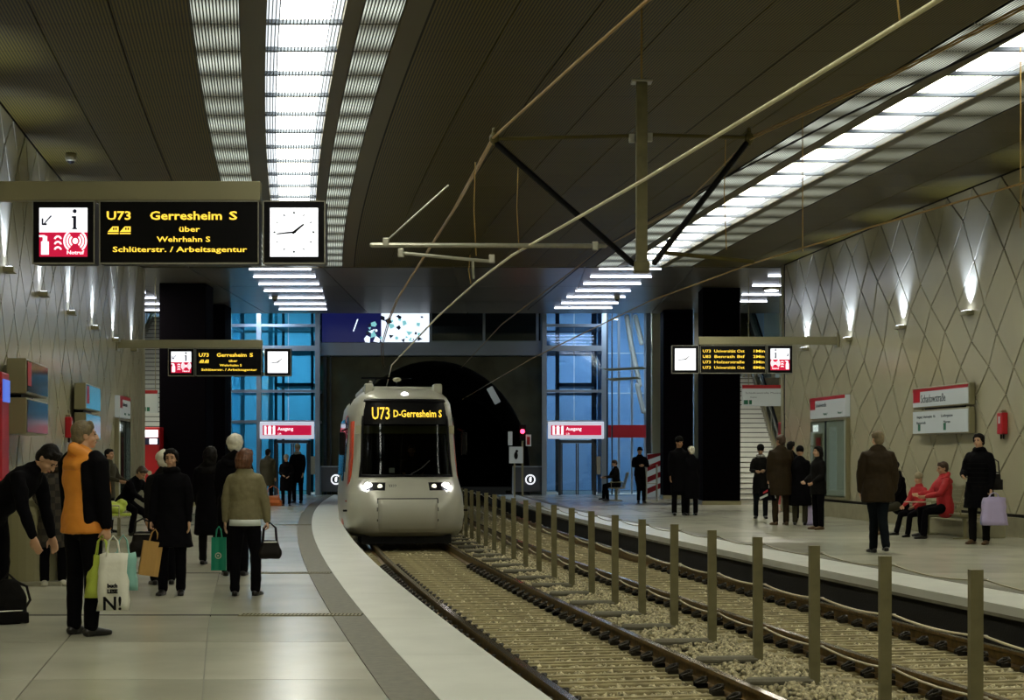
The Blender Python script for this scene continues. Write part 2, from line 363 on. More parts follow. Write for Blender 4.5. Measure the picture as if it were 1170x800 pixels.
def clad(off,side,wall,Y0,Y1,m):
    ext=.028*(1 if side<0 else -1)
    i0=int(Y0/1.22)-2; i1=int(Y1/1.22)+2
    for j in range(-1,11):
        for i in range(i0,i1):
            d=1 if j%2 else 0
            poly=[lattice(i,j,side),lattice(i+d,j+1,side),lattice(i,j+2,side),lattice(i-1+d,j+1,side)]
            cx=sum(p[0] for p in poly)/4; cz=sum(p[1] for p in poly)/4; g=.021
            q=[]
            for a in poly:
                dx,dz=a[0]-cx,a[1]-cz; L=math.hypot(dx,dz); q.append((a[0]-dx/L*g*1.35,a[1]-dz/L*g*1.35))
            q=clip_poly(q,.42,H-.03,Y0,Y1)
            if not q: continue
            if max(p[0] for p in q)-min(p[0] for p in q)<.05: continue
            tw=random.uniform(-.006,.006)
            pts=[Vector((mid(s)+off+(tw*(s-cx))/.6,s,z)) for s,z in q]
            MB().prism(pts,(ext,0,0)).build('wall_panel',m,wall)
wl=MB().sweep(WL-.35,WL-.03,0,H+.1,YN,YE+.2).build('wall_left',M['wallback'],kind='structure')
wr=MB().sweep(WR+.03,WR+.35,0,H+.1,YN,YE-.3).build('wall_right',M['wallback'],kind='structure')
clad(WL-.03,-1,wl,18.5,YE+.1,M['enamel']); clad(WR+.03,1,wr,24.5,YE-.5,M['enamel'])
MB().sweep(WL-.03,WL,.42,H-.03,YN,18.45).build('wall_panel',M['enamel'],wl)
MB().sweep(WR,WR+.03,.42,H-.03,YN,24.45).build('wall_panel',M['enamel'],wr)
for off,s,Ya,nm in ((WL,-1,YE+.2,'baseboard_left'),(WR,1,YE-.3,'baseboard_right')):
    b=MB().sweep(min(off,off+.05*-s)-.01,max(off,off-.05*s)+.01,0,.36,YN,Ya).build(nm,M['wallstone'],kind='structure')
MB().box(-14.3,-14,YE-.2,YB+8,0,11).build('wall_left_hall',M['bluewall'],kind='structure')
MB().box(-14.3,mid(YE)+WL-.02,YE+.2,YE+.45,0,H+.1).build('wall_left_return',M['enamel'],kind='structure')
MB().box(11.2,11.5,YE-.5,YB+8,0,11).build('wall_right_hall',M['enamel'],kind='structure')
MB().box(mid(YE)+WR+.02,11.5,YE-.3,YE-.05,0,H+.1).build('wall_right_return',M['enamel'],kind='structure')
MB().box(-9,17,YN-.3,YN,-.8,H+.3).build('wall_near',M['enamel'],kind='structure')
MB().box(-14.3,XL-.1,YB+8,YB+8.3,0,11).build('wall_far',M['bluewall'],kind='structure'); MB().box(XR+.1,11.5,YB+8,YB+8.3,0,11).build('wall_far',M['bluewall'],kind='structure')
# ---- ceiling
cs=MB().sweep(WL-.4,WR+.4,H+.34,H+.5,YN,YE)
ceiling=cs.build('ceiling',M['ceil_dark'],kind='structure')
cols=[(-8.25,-7.1),(-7.1,-6.17),(-6.17,-5.24),(-3.22,-2.43),(-2.43,-1.43),(-1.43,-.48),(-.48,.53),(.53,1.5),(1.5,2.45),(2.45,3.4),(3.4,4.20),(6.87,8.15),(8.15,9.28)]
CL=1.275; Y00=19.07-CL*15      # cross joints of the ceiling grid
def cpanel(o0,o1,Y0,Y1,m,name,parent,z=H,g=.008,th=.03,merge=None,seg=1,gy=.003):
    vs=[];uv=[]
    for i in range(seg+1):
        Y=Y0+gy+(Y1-Y0-2*gy)*i/seg
        for o,zz in ((o0+g,z),(o1-g,z),(o1-g,z+th),(o0+g,z+th)): vs.append(P(o,Y,zz)); uv.append((o,Y))
    fs=[(i*4+k,(i+1)*4+k,(i+1)*4+(k+1)%4,i*4+(k+1)%4) for i in range(seg) for k in range(4)]+[(0,1,2,3),(seg*4+3,seg*4+2,seg*4+1,seg*4)]
    if merge is not None: merge[1].extend(uv); merge[0].add(vs,fs); return
    return MB().add(vs,fs).build(name,m,parent,uvs=uv)
rows=[(Y00+CL*i,min(Y00+CL*(i+1),YE)) for i in range(0,36) if Y00+CL*i<YE-.05]
far=(MB(),[])
for (a,b) in rows:
    for (o0,o1) in cols:
        if (b>17 and a<41.5): cpanel(o0,o1,a,b,M['ceil'],'ceiling_panel',ceiling)
        else: cpanel(o0,o1,a,b,M['ceil'],'x',ceiling,merge=far)
far[0].build('ceiling_panel',M['ceil'],ceiling,kind='stuff',uvs=far[1])
# plain rails beside the strips
for o0,o1 in ((-4.66,-4.36),(-3.40,-3.22),(-2.72,-2.43),(4.80,4.98),(6.0,6.16)):
    MB().sweep(o0,o1,H-.01,H+.05,YN,YE,1).build('ceiling_rail',M['ceil_plain'],ceiling)
# bold dark slots
for o in (-2.43,):
    MB().sweep(o-.03,o+.03,H-.004,H+.01,YN,YE,1).build('ceiling_slot',M['ceil_dark'],ceiling)
# light strips: recess, diffuser, cross bars and blades, back-lit neighbours
def strip(o0,o1,label,lits):
    t=empty('ceiling_light_strip',(0,0,0),0,label,'ceiling light')
    t.location=P((o0+o1)/2,20,H); inv=-t.location
    def done(o): o.data.transform(Matrix.Translation(inv)); return o
    for o,e in ((o0,.02),(o1,-.02)):
        done(MB().sweep(min(o,o+e),max(o,o+e),H-.015,H+.34,YN,YE,1).build('side_rail',M['ceil_plain'],t))
    bl=MB()
    for (a,b) in rows:
        for q0,q1,mq in ((.0,.20,'diff_edge'),(.20,.84,'diff'),(.84,1.0,'diff_edge')): done(cpanel(o0+(o1-o0)*q0,o0+(o1-o0)*q1,a,b,M[mq],'diffuser',t,z=H+.09,g=.0,gy=.0))
        done(MB().add(*skewbox(o0+.02,o1-.02,b-.035,b+.035,H-.005,H+.05)).build('cross_bar',M['fin'],t))
        if b>11:
            n=22
            for i in range(1,n):
                o=o0+(o1-o0)*i/n; bl.add(*skewbox(o-.006,o+.006,a,b,H,H+.010))
    done(bl.build('louvre_blades',M['fin'],t,kind='stuff'))
    for (l0,l1) in lits:
        for (a,b) in rows: done(cpanel(l0,l1,a,b,M['lit'] if l0<5 else M['lit_dim'],'lit_louvre',t,z=H-.003,g=.01,gy=.02))
def skewbox(o0,o1,Y0,Y1,z0,z1):
    vs=[P(o,Y,z) for z in (z0,z1) for (o,Y) in ((o0,Y0),(o1,Y0),(o1,Y1),(o0,Y1))]
    return vs,[(3,2,1,0),(4,5,6,7),(0,1,5,4),(1,2,6,5),(2,3,7,6),(3,0,4,7)]
strip(-4.36,-3.40,'long white ceiling light strip over the left platform edge',[(-5.24,-4.66),(-3.22,-2.74)])
strip(4.98,6.0,'long white ceiling light strip over the right platform',[(4.22,4.80),(6.16,6.85)])
# ---- lower soffit of the end hall
so=MB().box(-14.2,11.4,YE,YS,H,H+.28)
soffit=so.build('ceiling_soffit',M['soffit'],kind='structure')
xs=[-14.2,-11.4,-8.9,-5.2,-1.6,2.0,5.0,8.0,11.4]
for x0,x1 in zip(xs,xs[1:]):
    for (a,b) in ((YE,48.),(48.,52.5),(52.5,YS)):
        MB().box(x0+.02,x1-.02,a+.02,b-.02,H-.03,H-.001).build('soffit_panel',M['soffit'],soffit)
MB().box(-14.2,11.4,YS,YB+8,9.9,10.1).build('ceiling_hall',M['soffit'],kind='structure')
ORD=['nearest','second nearest','third nearest','fourth nearest','fifth nearest','second farthest','farthest']
def tubes(spec,where):
    if len(spec)<7: ORD[3]='farthest'
    for i,(x0,x1,y) in enumerate(spec):
        Yt=(H-.06-EYE)*FPX/(HOR-y); X0=(x0-585)*Yt/FPX; X1=(x1-585)*Yt/FPX
        t=empty('ceiling_tube_light',((X0+X1)/2,Yt,H-.05),0,where.replace('white tube light','%s white tube light'%ORD[i]).replace('lights','light').replace('short ',''),'ceiling light',where); L=(X1-X0)/2
        MB().tube([(-L,0,0),(L,0,0)],.014,8).build('tube',M['tube'],t)
        MB().box(-L-.03,L+.03,-.06,.06,.02,.045).build('housing',M['alu'],t)
tubes([(285,355,308.5),(290,360,317),(296,364,325.5),(302,368,333),(308,370,341),(314,372,348),(319,373,354)],'white tube lights in the ladder of seven above the left lift')
tubes([(685,755,308),(675,744,317),(667,732,325),(658,720,333),(648,714,340),(642,706,347),(634,699,352.5)],'white tube lights in the ladder of seven above the right lift')
tubes([(160,166,335),(158,178,341),(158,182,348),(160,184,355)],'white tube lights over the left stairs')
tubes([(878,898,316),(860,898,327),(848,898,337.5),(846,876,345)],'white tube lights over the right stairs')
# ---- square black pillars
def pillar(x0,x1,Y,label):
    X0=(x0-585)*Y/FPX; X1=(x1-585)*Y/FPX
    t=empty('pillar',((X0+X1)/2,Y+.6,0),0,label,'pillar'); w_=(X1-X0)/2
    MB().bbox(-w_,w_,-.6,.6,.12,H-.04,.02).build('shaft',M['pillar'],t); MB().box(-w_-.02,w_+.02,-.62,.62,0,.12).build('plinth',M['alu'],t)
pillar(182,235,47,'square black pillar in front of the left stairs and lift'); pillar(236,257,53.5,'narrow black pillar just left of the left lift')
pillar(803,846,48.3,'wide square black pillar left of the right stairs'); pillar(758,792,55.5,'black pillar behind the couple, beside the right lift')
# ---- portal wall with the tunnel arch
ax0,ax1=px(385,0,YB).x,px(606,0,YB).x; acx=(ax0+ax1)/2; ar=(ax1-ax0)/2
pw=MB(); XL,XR=px(365,0,YB).x,px(619,0,YB).x; zt=5.42; n=28; arch=[]
atop=px(0,412,YB).z
zs=.9
for i in range(n+1):
    a=PI*i/n; arch.append((acx-ar*math.cos(a), zs+(atop-zs)*math.sin(a)))
arch=[(ax0,-.6)]+arch+[(ax1,-.6)]
outer=[]
for (x,z) in arch: 
    if z<=zs: outer.append((XL if x<acx else XR, z))
    else:
        dx,dz=x-acx,z-zs; k=min(((XR-acx) if dx>0 else (acx-XL))/abs(dx) if abs(dx)>1e-6 else 1e9,(zt-zs)/dz if dz>0 else 1e9); outer.append((acx+dx*k,zs+dz*k))
# insert real corners by snapping the closest outer points
for cxn in (XL,XR):
    j=min(range(len(outer)),key=lambda q:abs(outer[q][0]-cxn)+abs(outer[q][1]-zt)); outer[j]=(cxn,zt)
m_=len(arch)
vs=[(x,YB,z) for x,z in arch]+[(x,YB,z) for x,z in outer]+[(x,YB+.5,z) for x,z in arch]+[(x,YB+.5,z) for x,z in outer]
fs=[]
for i in range(m_-1):
    fs+=[(i,i+1,m_+i+1,m_+i),(2*m_+i,2*m_+i+1,3*m_+i+1,3*m_+i),(i,i+1,2*m_+i+1,2*m_+i)]
pw.add(vs,fs); wall_p=pw.build('wall_portal',M['concp'],kind='structure')
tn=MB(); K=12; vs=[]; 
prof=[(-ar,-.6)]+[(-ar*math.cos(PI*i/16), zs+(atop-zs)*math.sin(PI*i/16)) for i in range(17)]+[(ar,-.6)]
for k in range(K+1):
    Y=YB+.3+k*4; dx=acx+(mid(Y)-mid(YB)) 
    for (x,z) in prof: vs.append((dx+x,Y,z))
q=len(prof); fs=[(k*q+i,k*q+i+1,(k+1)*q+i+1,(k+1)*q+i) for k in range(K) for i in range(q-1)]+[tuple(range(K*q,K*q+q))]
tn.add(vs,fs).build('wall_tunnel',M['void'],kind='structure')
# edge beam and steel frame over the portal
MB().box(XL-.2,XR+.3,YB-.4,YB+.2,5.45,6.02).build('trim_4',M['bluesteel'],kind='structure')
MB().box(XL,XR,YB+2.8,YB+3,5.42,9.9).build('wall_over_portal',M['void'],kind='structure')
# ================================================================ END HALL
def lift(xl,xr,glass,label,doorx,signx,Yf=61.0,D=3.0,side=1,mids=()):
    X0=px(xl,0,Yf).x; X1=px(xr,0,Yf).x; t=empty('glass_lift',((X0+X1)/2,Yf,0),0,label,'lift'); cx=t.location.x
    hz=[px(0,y,Yf).z for y in (503,447,394)]; top=9.4
    L=X0-cx; Rr=X1-cx; vx=[L,Rr]+[px(m,0,Yf).x-cx for m in mids]
    for x in vx:
        for y in (0,D):
            MB().box(x-.09,x+.09,y-.09,y+.09,0,top).build('frame_post',M['bluesteel'],t)
    lv=[0.06]+[px(0,y,Yf).z for y in (482,447,398)]+[px(0,372,Yf).z,top]
    for z in lv[1:]:
        hh=.10 if abs(z-lv[3])<.01 else .05
        MB().box(L,Rr,-.07,.07,z-hh,z+hh).build('frame_beam',M['bluesteel'],t)
        MB().box(L,Rr,D-.07,D+.07,z-hh,z+hh).build('frame_beam',M['bluesteel'],t)
        for x in (L,Rr): MB().box(x-.05,x+.05,0,D,z-.05,z+.05).build('frame_beam',M['bluesteel'],t)
    vs_=sorted(vx)
    d0=px(doorx[0],0,Yf).x-cx; d1=px(doorx[1],0,Yf).x-cx; dz=px(0,503,Yf).z
    for a,b in zip(vs_,vs_[1:]):
        for z0,z1 in zip(lv,lv[1:]):
            segs=[(a,b)]
            if z0<1 and a<=d0 and d1<=b: segs=[(a,d0),(d1,b)]
            for (p,q) in segs:
                n=max(1,round((q-p)/1.25))
                for k in range(n):
                    u0=p+(q-p)*k/n; u1=p+(q-p)*(k+1)/n
                    MB().box(u0+.02,u1-.02,-.012,.012,z0+.06,z1-.06).build('glass_pane',glass,t)
    for x in (L,Rr):
        for z0,z1 in zip(lv,lv[1:]): MB().box(x-.012,x+.012,.1,D-.1,z0+.06,z1-.06).build('glass_pane',glass,t)
    # door set
    f=MB().box(d0-.10,d0,-.06,.10,0,dz).box(d1,d1+.10,-.06,.10,0,dz).box(d0-.1,d1+.1,-.06,.1,dz-.12,dz).build('door_frame',M['darkframe'],t)
    mdl=(d0+d1)/2
    for a,b in ((d0,mdl),(mdl,d1)):
        dd=MB().box(a+.01,b-.01,.02,.05,.02,dz-.13).build('lift_door',M['glassb'] if 0 else glass,t)
        MB().box(a+.01,a+.06,0,.06,.02,dz-.13).box(b-.06,b-.01,0,.06,.02,dz-.13).build('door_stile',M['darkframe'],dd)
    MB().box(d1+.12,d1+.28,-.10,-.04,.8,1.5).build('call_panel',M['steel'],t)
    # car, rails and gear in the shaft
    cxm=mdl; car=MB(); z0=px(0,447,Yf).z+.2
    for x in (d0-.1,d1+.1):
        for y in (.5,D-.5): car.box(x-.05,x+.05,y-.05,y+.05,0.1,9)
    for z in (z0,z0+2.3,7.9): car.box(d0-.15,d1+.15,.45,D-.4,z,z+.14)
    for z in (2.4,): car.box(d0-.15,d1+.15,D-.5,D-.4,z,z+.3)
    car.build('shaft_gear',M['darkframe'],t,kind='stuff')
    MB().box(d1+.5,d1+.62,.8,1.2,0,9).box(d1+.75,d1+.8,.8,.9,0,9).build('guide_rail',M['darkframe'],t,kind='stuff')
    # red information band
    s0=px(signx[0],0,Yf-.15).x-cx; s1=px(signx[1],0,Yf-.15).x-cx; z0=px(0,501.5,Yf-.15).z; z1=px(0,482,Yf-.15).z
    sg=MB().bbox(s0,s1,-.22,-.10,z0,z1,.02).build('sign_box',M['signwhite'],t)
    MB().box(s0+.12,s1-.1,-.235,-.222,z0+.14,z1-.14).build('sign_band',M['redlit'],sg)
    MB().box(s0+.18,s0+.60,-.245,-.236,z0+.16,z1-.16).build('pictogram_ground',M['whitelit'],sg)
    pb=MB(); 
    for k in (-.09,.09): pb.tube([(s0+.39+k,-.25,z0+.2),(s0+.39+k,-.25,z0+.40)],.035,6).ell((s0+.39+k,-.25,z0+.47),(.045,.01,.045))
    pb.build('pictogram',M['redlit'],sg)
    text('Ausgang',sg,((s0+.70),-.24,(z0+z1)/2+.05),(PI/2,0,0),.13,M['whitelit'],align='LEFT',bold=.003)
    text('Lift',sg,((s0+.70),-.24,(z0+z1)/2-.14),(PI/2,0,0),.08,M['whitelit'],align='LEFT')
    return t
lift(262,363,M['glassteal'],'tall teal glass lift tower at the far end of the left platform',(316,352),(297,359),mids=(296,))
lift(622,690,M['glass'],'tall blue glass lift tower at the far end of the right platform',(641,678),(626,690))
# glazed screen right of the right lift, with the second red band and white struts
t=empty('glass_screen',px(716,565,63)*1,0,'blue glazed screen wall with slanted white struts beside the right lift','glass wall'); t.location.z=0
a=px(692,0,63).x-t.location.x; b=px(752,0,63).x-t.location.x
for i in range(5):
    x=a+(b-a)*i/4; MB().box(x-.04,x+.04,-.05,.05,0,9.4).build('mullion',M['bluesteel'],t)
    if i<4:
        for z0,z1 in ((.05,2.6),(2.65,4.0),(4.05,5.6),(5.65,9.4)): MB().box(x+.05,x+(b-a)/4-.05,-.012,.012,z0,z1).build('glass_pane',M['glass'],t)
MB().box(a,b-.3,-.12,-.06,2.25,2.75).build('red_band',M['red'],t)
for (x0,y0,x1,y1) in ((716,362,722,400),(722,398,731,440),(728,440,735,470),(738,470,748,505),(726,362,733,392),(742,398,746,440)):
    p0=px(x0,y0,62.6)-t.location; p1=px(x1,y1,62.6)-t.location
    MB().tube([p0,p1],(.10),6).build('strut',M['edge'],t)
t=empty('speaker_arm',px(716,425,60),0,'pair of flat grey blades on a pole left of the right black pillars','fixture')
MB().prism([(-.9,0,.12),(.6,0,.20),(.75,0,.12),(-.6,0,.05)],(0,.3,0)).build('blade',M['alu'],t); MB().prism([(-.8,0,-.25),(.4,0,-.18),(.55,0,-.26),(-.5,0,-.34)],(0,.3,0)).build('blade',M['alu'],t)
MB().box(.75,.95,0,.2,-4.7,2.5).build('pole',M['darkframe'],t)
t=empty('speaker_arm',px(285,432,60),0,'flat grey blade fixture hanging left of the left lift','fixture')
MB().prism([(-.7,0,.12),(.6,0,.20),(.75,0,.12),(-.6,0,.05)],(0,.3,0)).build('blade',M['alu'],t); MB().box(-.95,-.75,0,.2,-4.48,2.3).build('pole',M['darkframe'],t)
# cladding slabs at the inner side of the halls (light vertical strips beside the pillars)
for i,(x0,x1,Y) in enumerate(((745,757,59),(793,802,58.5),(247,262,60.5))):
    MB().box(px(x0,0,Y).x,px(x1,0,Y).x,Y,Y+.5,0,H-.04 if Y<57 else 9.8).build('trim_%d'%(5+i),M['enamel'],kind='structure')
# fill lamps added over and behind the lifts, for a brighter and bluer hall
for X,nm,lab in ((-9.4,'left','round blue-white fill lamp added under the roof of the left lift hall'),(4.1,'right','round blue-white fill lamp added under the roof of the right lift hall')):
    for k,(dx,Y,e) in enumerate(((0,60.2,.5),(1.2,65.5,1.3),(-1.0,66.5,1.3))):
        z=7.3 if k==0 else 8.6
        t=empty('added_hall_lamp',(X+dx,Y,z),0,(lab,lab.replace('round','second').replace('under the roof','deep inside'),lab.replace('round','third').replace('under the roof','at the back'))[k],'ceiling light')
        MB().tube([(0,0,.0),(0,0,.12)],[.34,.30],16).build('shade',M['alu'],t); MB().tube([(0,0,-.03),(0,0,-.02)],.25,16,round_ends=False).build('bulb_cover',M['tube'],t)
        MB().tube([(0,0,.12),(0,0,(H if Y<YS else 9.9)-z)],.02,6).build('stem',M['alu'],t)
        light('added_lamp_light','AREA',(0,0,-.10),LIFT_W*e,(.62,.80,1.0),.6,None,parent=t)
# led wall and dark glazing above the portal
t=empty('video_wall',px(430,391,61.6),0,'large video screen with white and blue picture above the tunnel portal','screen')
L0=px(368,0,61.6).x-t.location.x; L1=px(491,0,61.6).x-t.location.x; hz=px(0,356,61.6).z-t.location.z
MB().box(L0-.05,L1+.05,.0,.15,-.02,hz+.3).build('frame',M['black'],t)
mblue=mat('screen blue',(.01,.01,.05),.3,em=(.015,.02,.16),es=.4); mwhite=mat('screen white',(.5,.5,.5),.3,em=(.75,.85,1),es=1.3); mcy=mat('screen teal',(.1,.4,.4),.3,em=(.25,.62,.66),es=.9); mdk=mat('screen dark',(.01,.01,.02),.3,em=(.01,.015,.03),es=.5)
pw_=(L1-L0)
MB().box(L0,L0+pw_*.55,-.02,0,0,hz+.2).build('picture_blue',mblue,t); MB().box(L0+pw_*.55,L1,-.02,0,0,hz+.2).build('picture_white',mwhite,t)
r2=random.Random(4); b1=MB(); b2=MB(); b3=MB()
for k in range(46):
    u=r2.uniform(.42,.97); v=r2.uniform(.05,.85)*hz; s=r2.uniform(.05,.16); x=L0+pw_*u; n=r2.choice((3,4,5)); a0=r2.uniform(0,6)
    poly=[(x+s*r2.uniform(.6,1.3)*math.cos(a0+2*PI*i/n),-.024-.001*k/10,v+s*r2.uniform(.6,1.3)*math.sin(a0+2*PI*i/n)) for i in range(n)]
    (b1 if k%3==0 else b2 if k%3==1 else b3).prism(poly,(0,.003,0))
b1.build('picture_shapes',mcy,t,kind='stuff'); b2.build('picture_shapes',mdk,t,kind='stuff'); b3.build('picture_shapes',mwhite,t,kind='stuff')
MB().prism([(L0+1.2,-.024,hz*.35),(L0+1.25,-.024,hz*.35),(L0+1.42,-.024,hz*.75),(L0+1.37,-.024,hz*.75)],(0,.002,0)).build('picture_stroke',mwhite,t)
t=empty('upper_glazing',px(552,391,61.6),0,'dark upper windows right of the video screen above the portal','window')
g0=px(492,0,61.6).x-t.location.x; g1=px(614,0,61.6).x-t.location.x
for i in range(3):
    x=g0+(g1-g0)*i/2; MB().box(x-.05,x+.05,-.05,.05,-.02,hz+1.5).build('mullion',M['bluesteel'],t)
    if i<2: MB().box(x+.06,x+(g1-g0)/2-.06,-.012,.012,0,hz+1.5).build('glass_pane',M['glassb'],t)
# barriers beside the portal
for (x0,x1,lab) in ((365,397,'grey barrier gate with round sign at the left platform end'),(585,621,'grey barrier gate with round sign at the right platform end')):
    Y=61.2; t=empty('barrier_gate',((px(x0,0,Y).x+px(x1,0,Y).x)/2,Y,0),0,lab,'gate'); w_=px(x1,0,Y).x-t.location.x; zt_=px(0,534,Y).z; zb=.12
    MB().bbox(-w_,w_,0,.06,zb,zt_,.01).build('panel',M['darkframe'] if 0 else mat('gate grey',(.09,.10,.12),.4),t)
    MB().box(-w_,-w_+.07,-.02,.08,0,zt_+.05).box(w_-.07,w_,-.02,.08,0,zt_+.05).box(-w_,w_,-.02,.08,zt_,zt_+.05).build('frame',M['bluesteel'],t)
    zc=(zb+zt_)/2; sx=.1 
    MB().tube([(sx,-.01,zc),(sx,-.03,zc)],.20,20,round_ends=False).build('round_sign',M['whitelit'],t)
    MB().tube([(sx,-.032,zc),(sx,-.036,zc)],.15,20,round_ends=False).build('sign_ring',M['darkframe'],t)
    MB().ell((sx,-.04,zc),(.05,.01,.10)).ell((sx+.02,-.04,zc+.08),(.035,.01,.035)).build('pictogram',M['whitelit'],t)
# signals at the tunnel mouth
for (x,y,lab) in ((597,493,'tunnel signal with red light on the right of the tunnel mouth'),(396,493,'tunnel signal with red light just left of the tram')):
    Y=58.5 if x>500 else 55; t=empty('signal',px(x,y,Y),0,lab,'signal')
    MB().bbox(-.13,.13,0,.18,-.35,.25,.02).build('housing',M['black'],t); MB().tube([(0,-.02,0),(0,-.03,0)],.085,12).build('red_lens',M['redlamp'],t)
    MB().bbox(.12,.32,.0,.05,-.55,-.12,.01).build('number_plate',M['dimlit'],t); MB().box(-.04,.04,.2,.28,-px(x,y,Y).z-.3,.2).build('mast',M['alu'],t)
    MB().box(.16,.28,-.01,0,-.5,-.2).build('plate_mark',M['red'],t)
t=empty('track_sign',px(588,520,57),0,'small white sign with figure beside the tunnel mouth','sign')
MB().bbox(-.2,.3,0,.06,-.3,.3,.01).build('plate',M['dimlit'],t); MB().ell((.05,-.01,-.02),(.07,.01,.14)).ell((.08,-.01,.14),(.05,.01,.05)).build('pictogram',M['black'],t)
MB().bbox(-.24,-.08,.0,.1,.35,.85,.01).build('upper_plate',M['dimlit'],t); MB().box(-.03,.03,.06,.12,-1.9,.3).build('post',M['alu'],t)
t=empty('wall_lamp_box',px(564,452,61.8),0,'slanted pale box lamp on the tunnel arch edge','fixture')
MB().bbox(-.13,.13,-.2,0,-.35,.35,.03).build('box',M['dimlit'],t); t.rotation_euler=(0,-.5,0)
# tactile guidance by the lifts, bench
def metal_bench(loc,rz,n,label,m=None,back=True,grp=None):
    t=empty('metal_bench',loc,rz,label,'bench',grp); m=m or M['steel']
    MB().box(-.03,.03,-.56*n/2,.56*n/2,.36,.41).build('beam',m,t)
    for k in range(n):
        y=-.56*n/2+.56*(k+.5); st=MB()
        for q in range(6): st.box(-.25+q*.085,-.25+q*.085+.06,y-.25,y+.25,.43,.445)
        st.box(-.25,.25,y-.25,y-.235,.41,.44).box(-.25,.25,y+.235,y+.25,.41,.44); st.build('seat',m,t)
        if back:
            bk=MB()
            for q in range(6): z=.50+q*.075; x=.27+q*.018; bk.box(x,x+.012,y-.25,y+.25,z,z+.055)
            bk.box(.25,.27,y-.25,y-.235,.43,.55).tube([(.24,y-.24,.44),(.40,y-.24,.95)],.012,6).tube([(.24,y+.24,.44),(.40,y+.24,.95)],.012,6); bk.build('backrest',m,t)
    for y in (-.56*n/2+.3,.56*n/2-.3): MB().box(-.03,.03,y-.03,y+.03,0,.36).box(-.2,.2,y-.04,y+.04,0,.02).build('leg',m,t)
    for k in range(n+1):
        y=-.56*n/2+.56*k; MB().tube([(-.2,y,.44),(-.2,y,.62),(.2,y,.64),(.24,y,.44)],.013,6).build('armrest',m,t)
    return t
# bench at the far right: seats face left
g=ground(704,572); metal_bench((g.x,g.y,0),0,2,'light metal bench in front of the right lift',M['alu'])
# leaning rail next to the leaning man
g=ground(747,573); t=empty('leaning_rail',g,0,'tall metal leaning rail beside the man with crossed legs','rail')
MB().tube([(-.25,0,0),(-.25,0,1.15),(.1,0,1.22),(.1,0,0)],.03,8).build('hoop',M['steel'],t); MB().bbox(-.3,.15,-.08,.08,.02,.06,.01).build('base_plate',M['steel'],t); MB().tube([(-.25,0,.6),(.1,0,.6)],.02,8).build('cross_bar',M['steel'],t)
t=empty('striped_barrier',ground(752,568)+Vector((0,.6,0)),0,'red and white diagonally striped panel behind the leaning man','barrier')
MB().box(-.35,.35,0,.06,.0,1.6).build('panel',M['dimlit'],t)
sb=[]
for k in range(4):
    z=.1+k*.42; MB().prism([(-.35,-.012,z),(.35,-.012,z+.30),(.35,-.012,min(1.6,z+.50)),(-.35,-.012,z+.20)],(0,.01,0)).build('stripe',M['red'],t)
# ---- stairs and escalators
def stairs(x0,x1,Y0,n,label,z0=0,rise=.168,run=.29,wall=False):
    t=empty('staircase',((x0+x1)/2,Y0,z0),0,label,'stairs'); w_=(x1-x0)/2
    for i in range(n):
        s=MB().box(-w_,w_,i*run,(i+1)*run+.03,max(0,i*rise-.2),(i+1)*rise-.06).build('step',M['edge'],t)
        MB().box(-w_,w_,i*run-.025,(i+1)*run,(i+1)*rise-.035,(i+1)*rise).build('tread',M['edge'],s); MB().box(-w_,w_,i*run+.012,(i+1)*run,(i+1)*rise-.061,(i+1)*rise-.034).build('nosing_shade',M['black'],s)  # black strip under the nosing stands in for its shadow line
    for sx in (-1,1):
        x=sx*(w_+.05)
        MB().prism([(x-.04,0,0),(x-.04,0,.35),(x-.04,n*run,n*rise+.35),(x-.04,n*run,n*rise-.3),(x-.04,.6,0)],(.08,0,0)).build('stringer',M['alu'],t)
        MB().tube([(x,-.1,.95),(x,n*run,n*rise+.95)],.03,8).build('handrail',M['steel'],t)
        for k in range(0,n,4): MB().tube([(x,k*run,k*rise+.3),(x,k*run,k*rise+.97)],.015,6).build('baluster',M['steel'],t)
    return t
def escalator(x0,x1,Y0,Lh,label,z0=0):
    t=empty('escalator',((x0+x1)/2,Y0,z0),0,label,'escalator'); w_=(x1-x0)/2; rise=.577
    for i in range(int(Lh/.4)): MB().box(-w_+.2,w_-.2,i*.4,i*.4+.41,max(-.1,i*.23-.3),i*.23+.02).build('step',M['post'],t)
    for sx in (-1,1):
        x=sx*(w_-.08)
        MB().prism([(x-.08,-1,0),(x-.08,-1,.35),(x-.08,0,.35),(x-.08,Lh,Lh*rise+.35),(x-.08,Lh,Lh*rise-.4),(x-.08,.7,0)],(.16,0,0)).build('skirt',M['steel'],t)
        MB().prism([(x-.01,-1,.35),(x-.01,-1,.9),(x-.01,0,.95),(x-.01,Lh,Lh*rise+.95),(x-.01,Lh,Lh*rise+.35),(x-.01,0,.35)],(.02,0,0)).build('balustrade_glass',M['glassb'],t)
        MB().tube([(x,-1.1,.45),(x,-1.25,.7),(x,-1.05,.93),(x,0,.98),(x,Lh,Lh*rise+.98)],.04,8).build('handrail',M['black'],t)
    return t
stairs(7.15,8.75,50,26,'white staircase rising behind the right black pillar')
escalator(8.9,10.1,50.5,7,'escalator next to the white right staircase')
stairs(7.3,9.0,61.5,22,'upper flight of stairs seen above the right departure board',4.37)
MB().box(6.9,11.2,57.5,61.6,4.1,4.37).build('floor_landing',M['conc'],kind='structure')
escalator(9.1,10.2,62,7,'upper escalator beside the upper right stairs',4.37)
stairs(-13.4,-11.05,47.6,40,'white staircase rising behind the left black pillar',rise=.168)

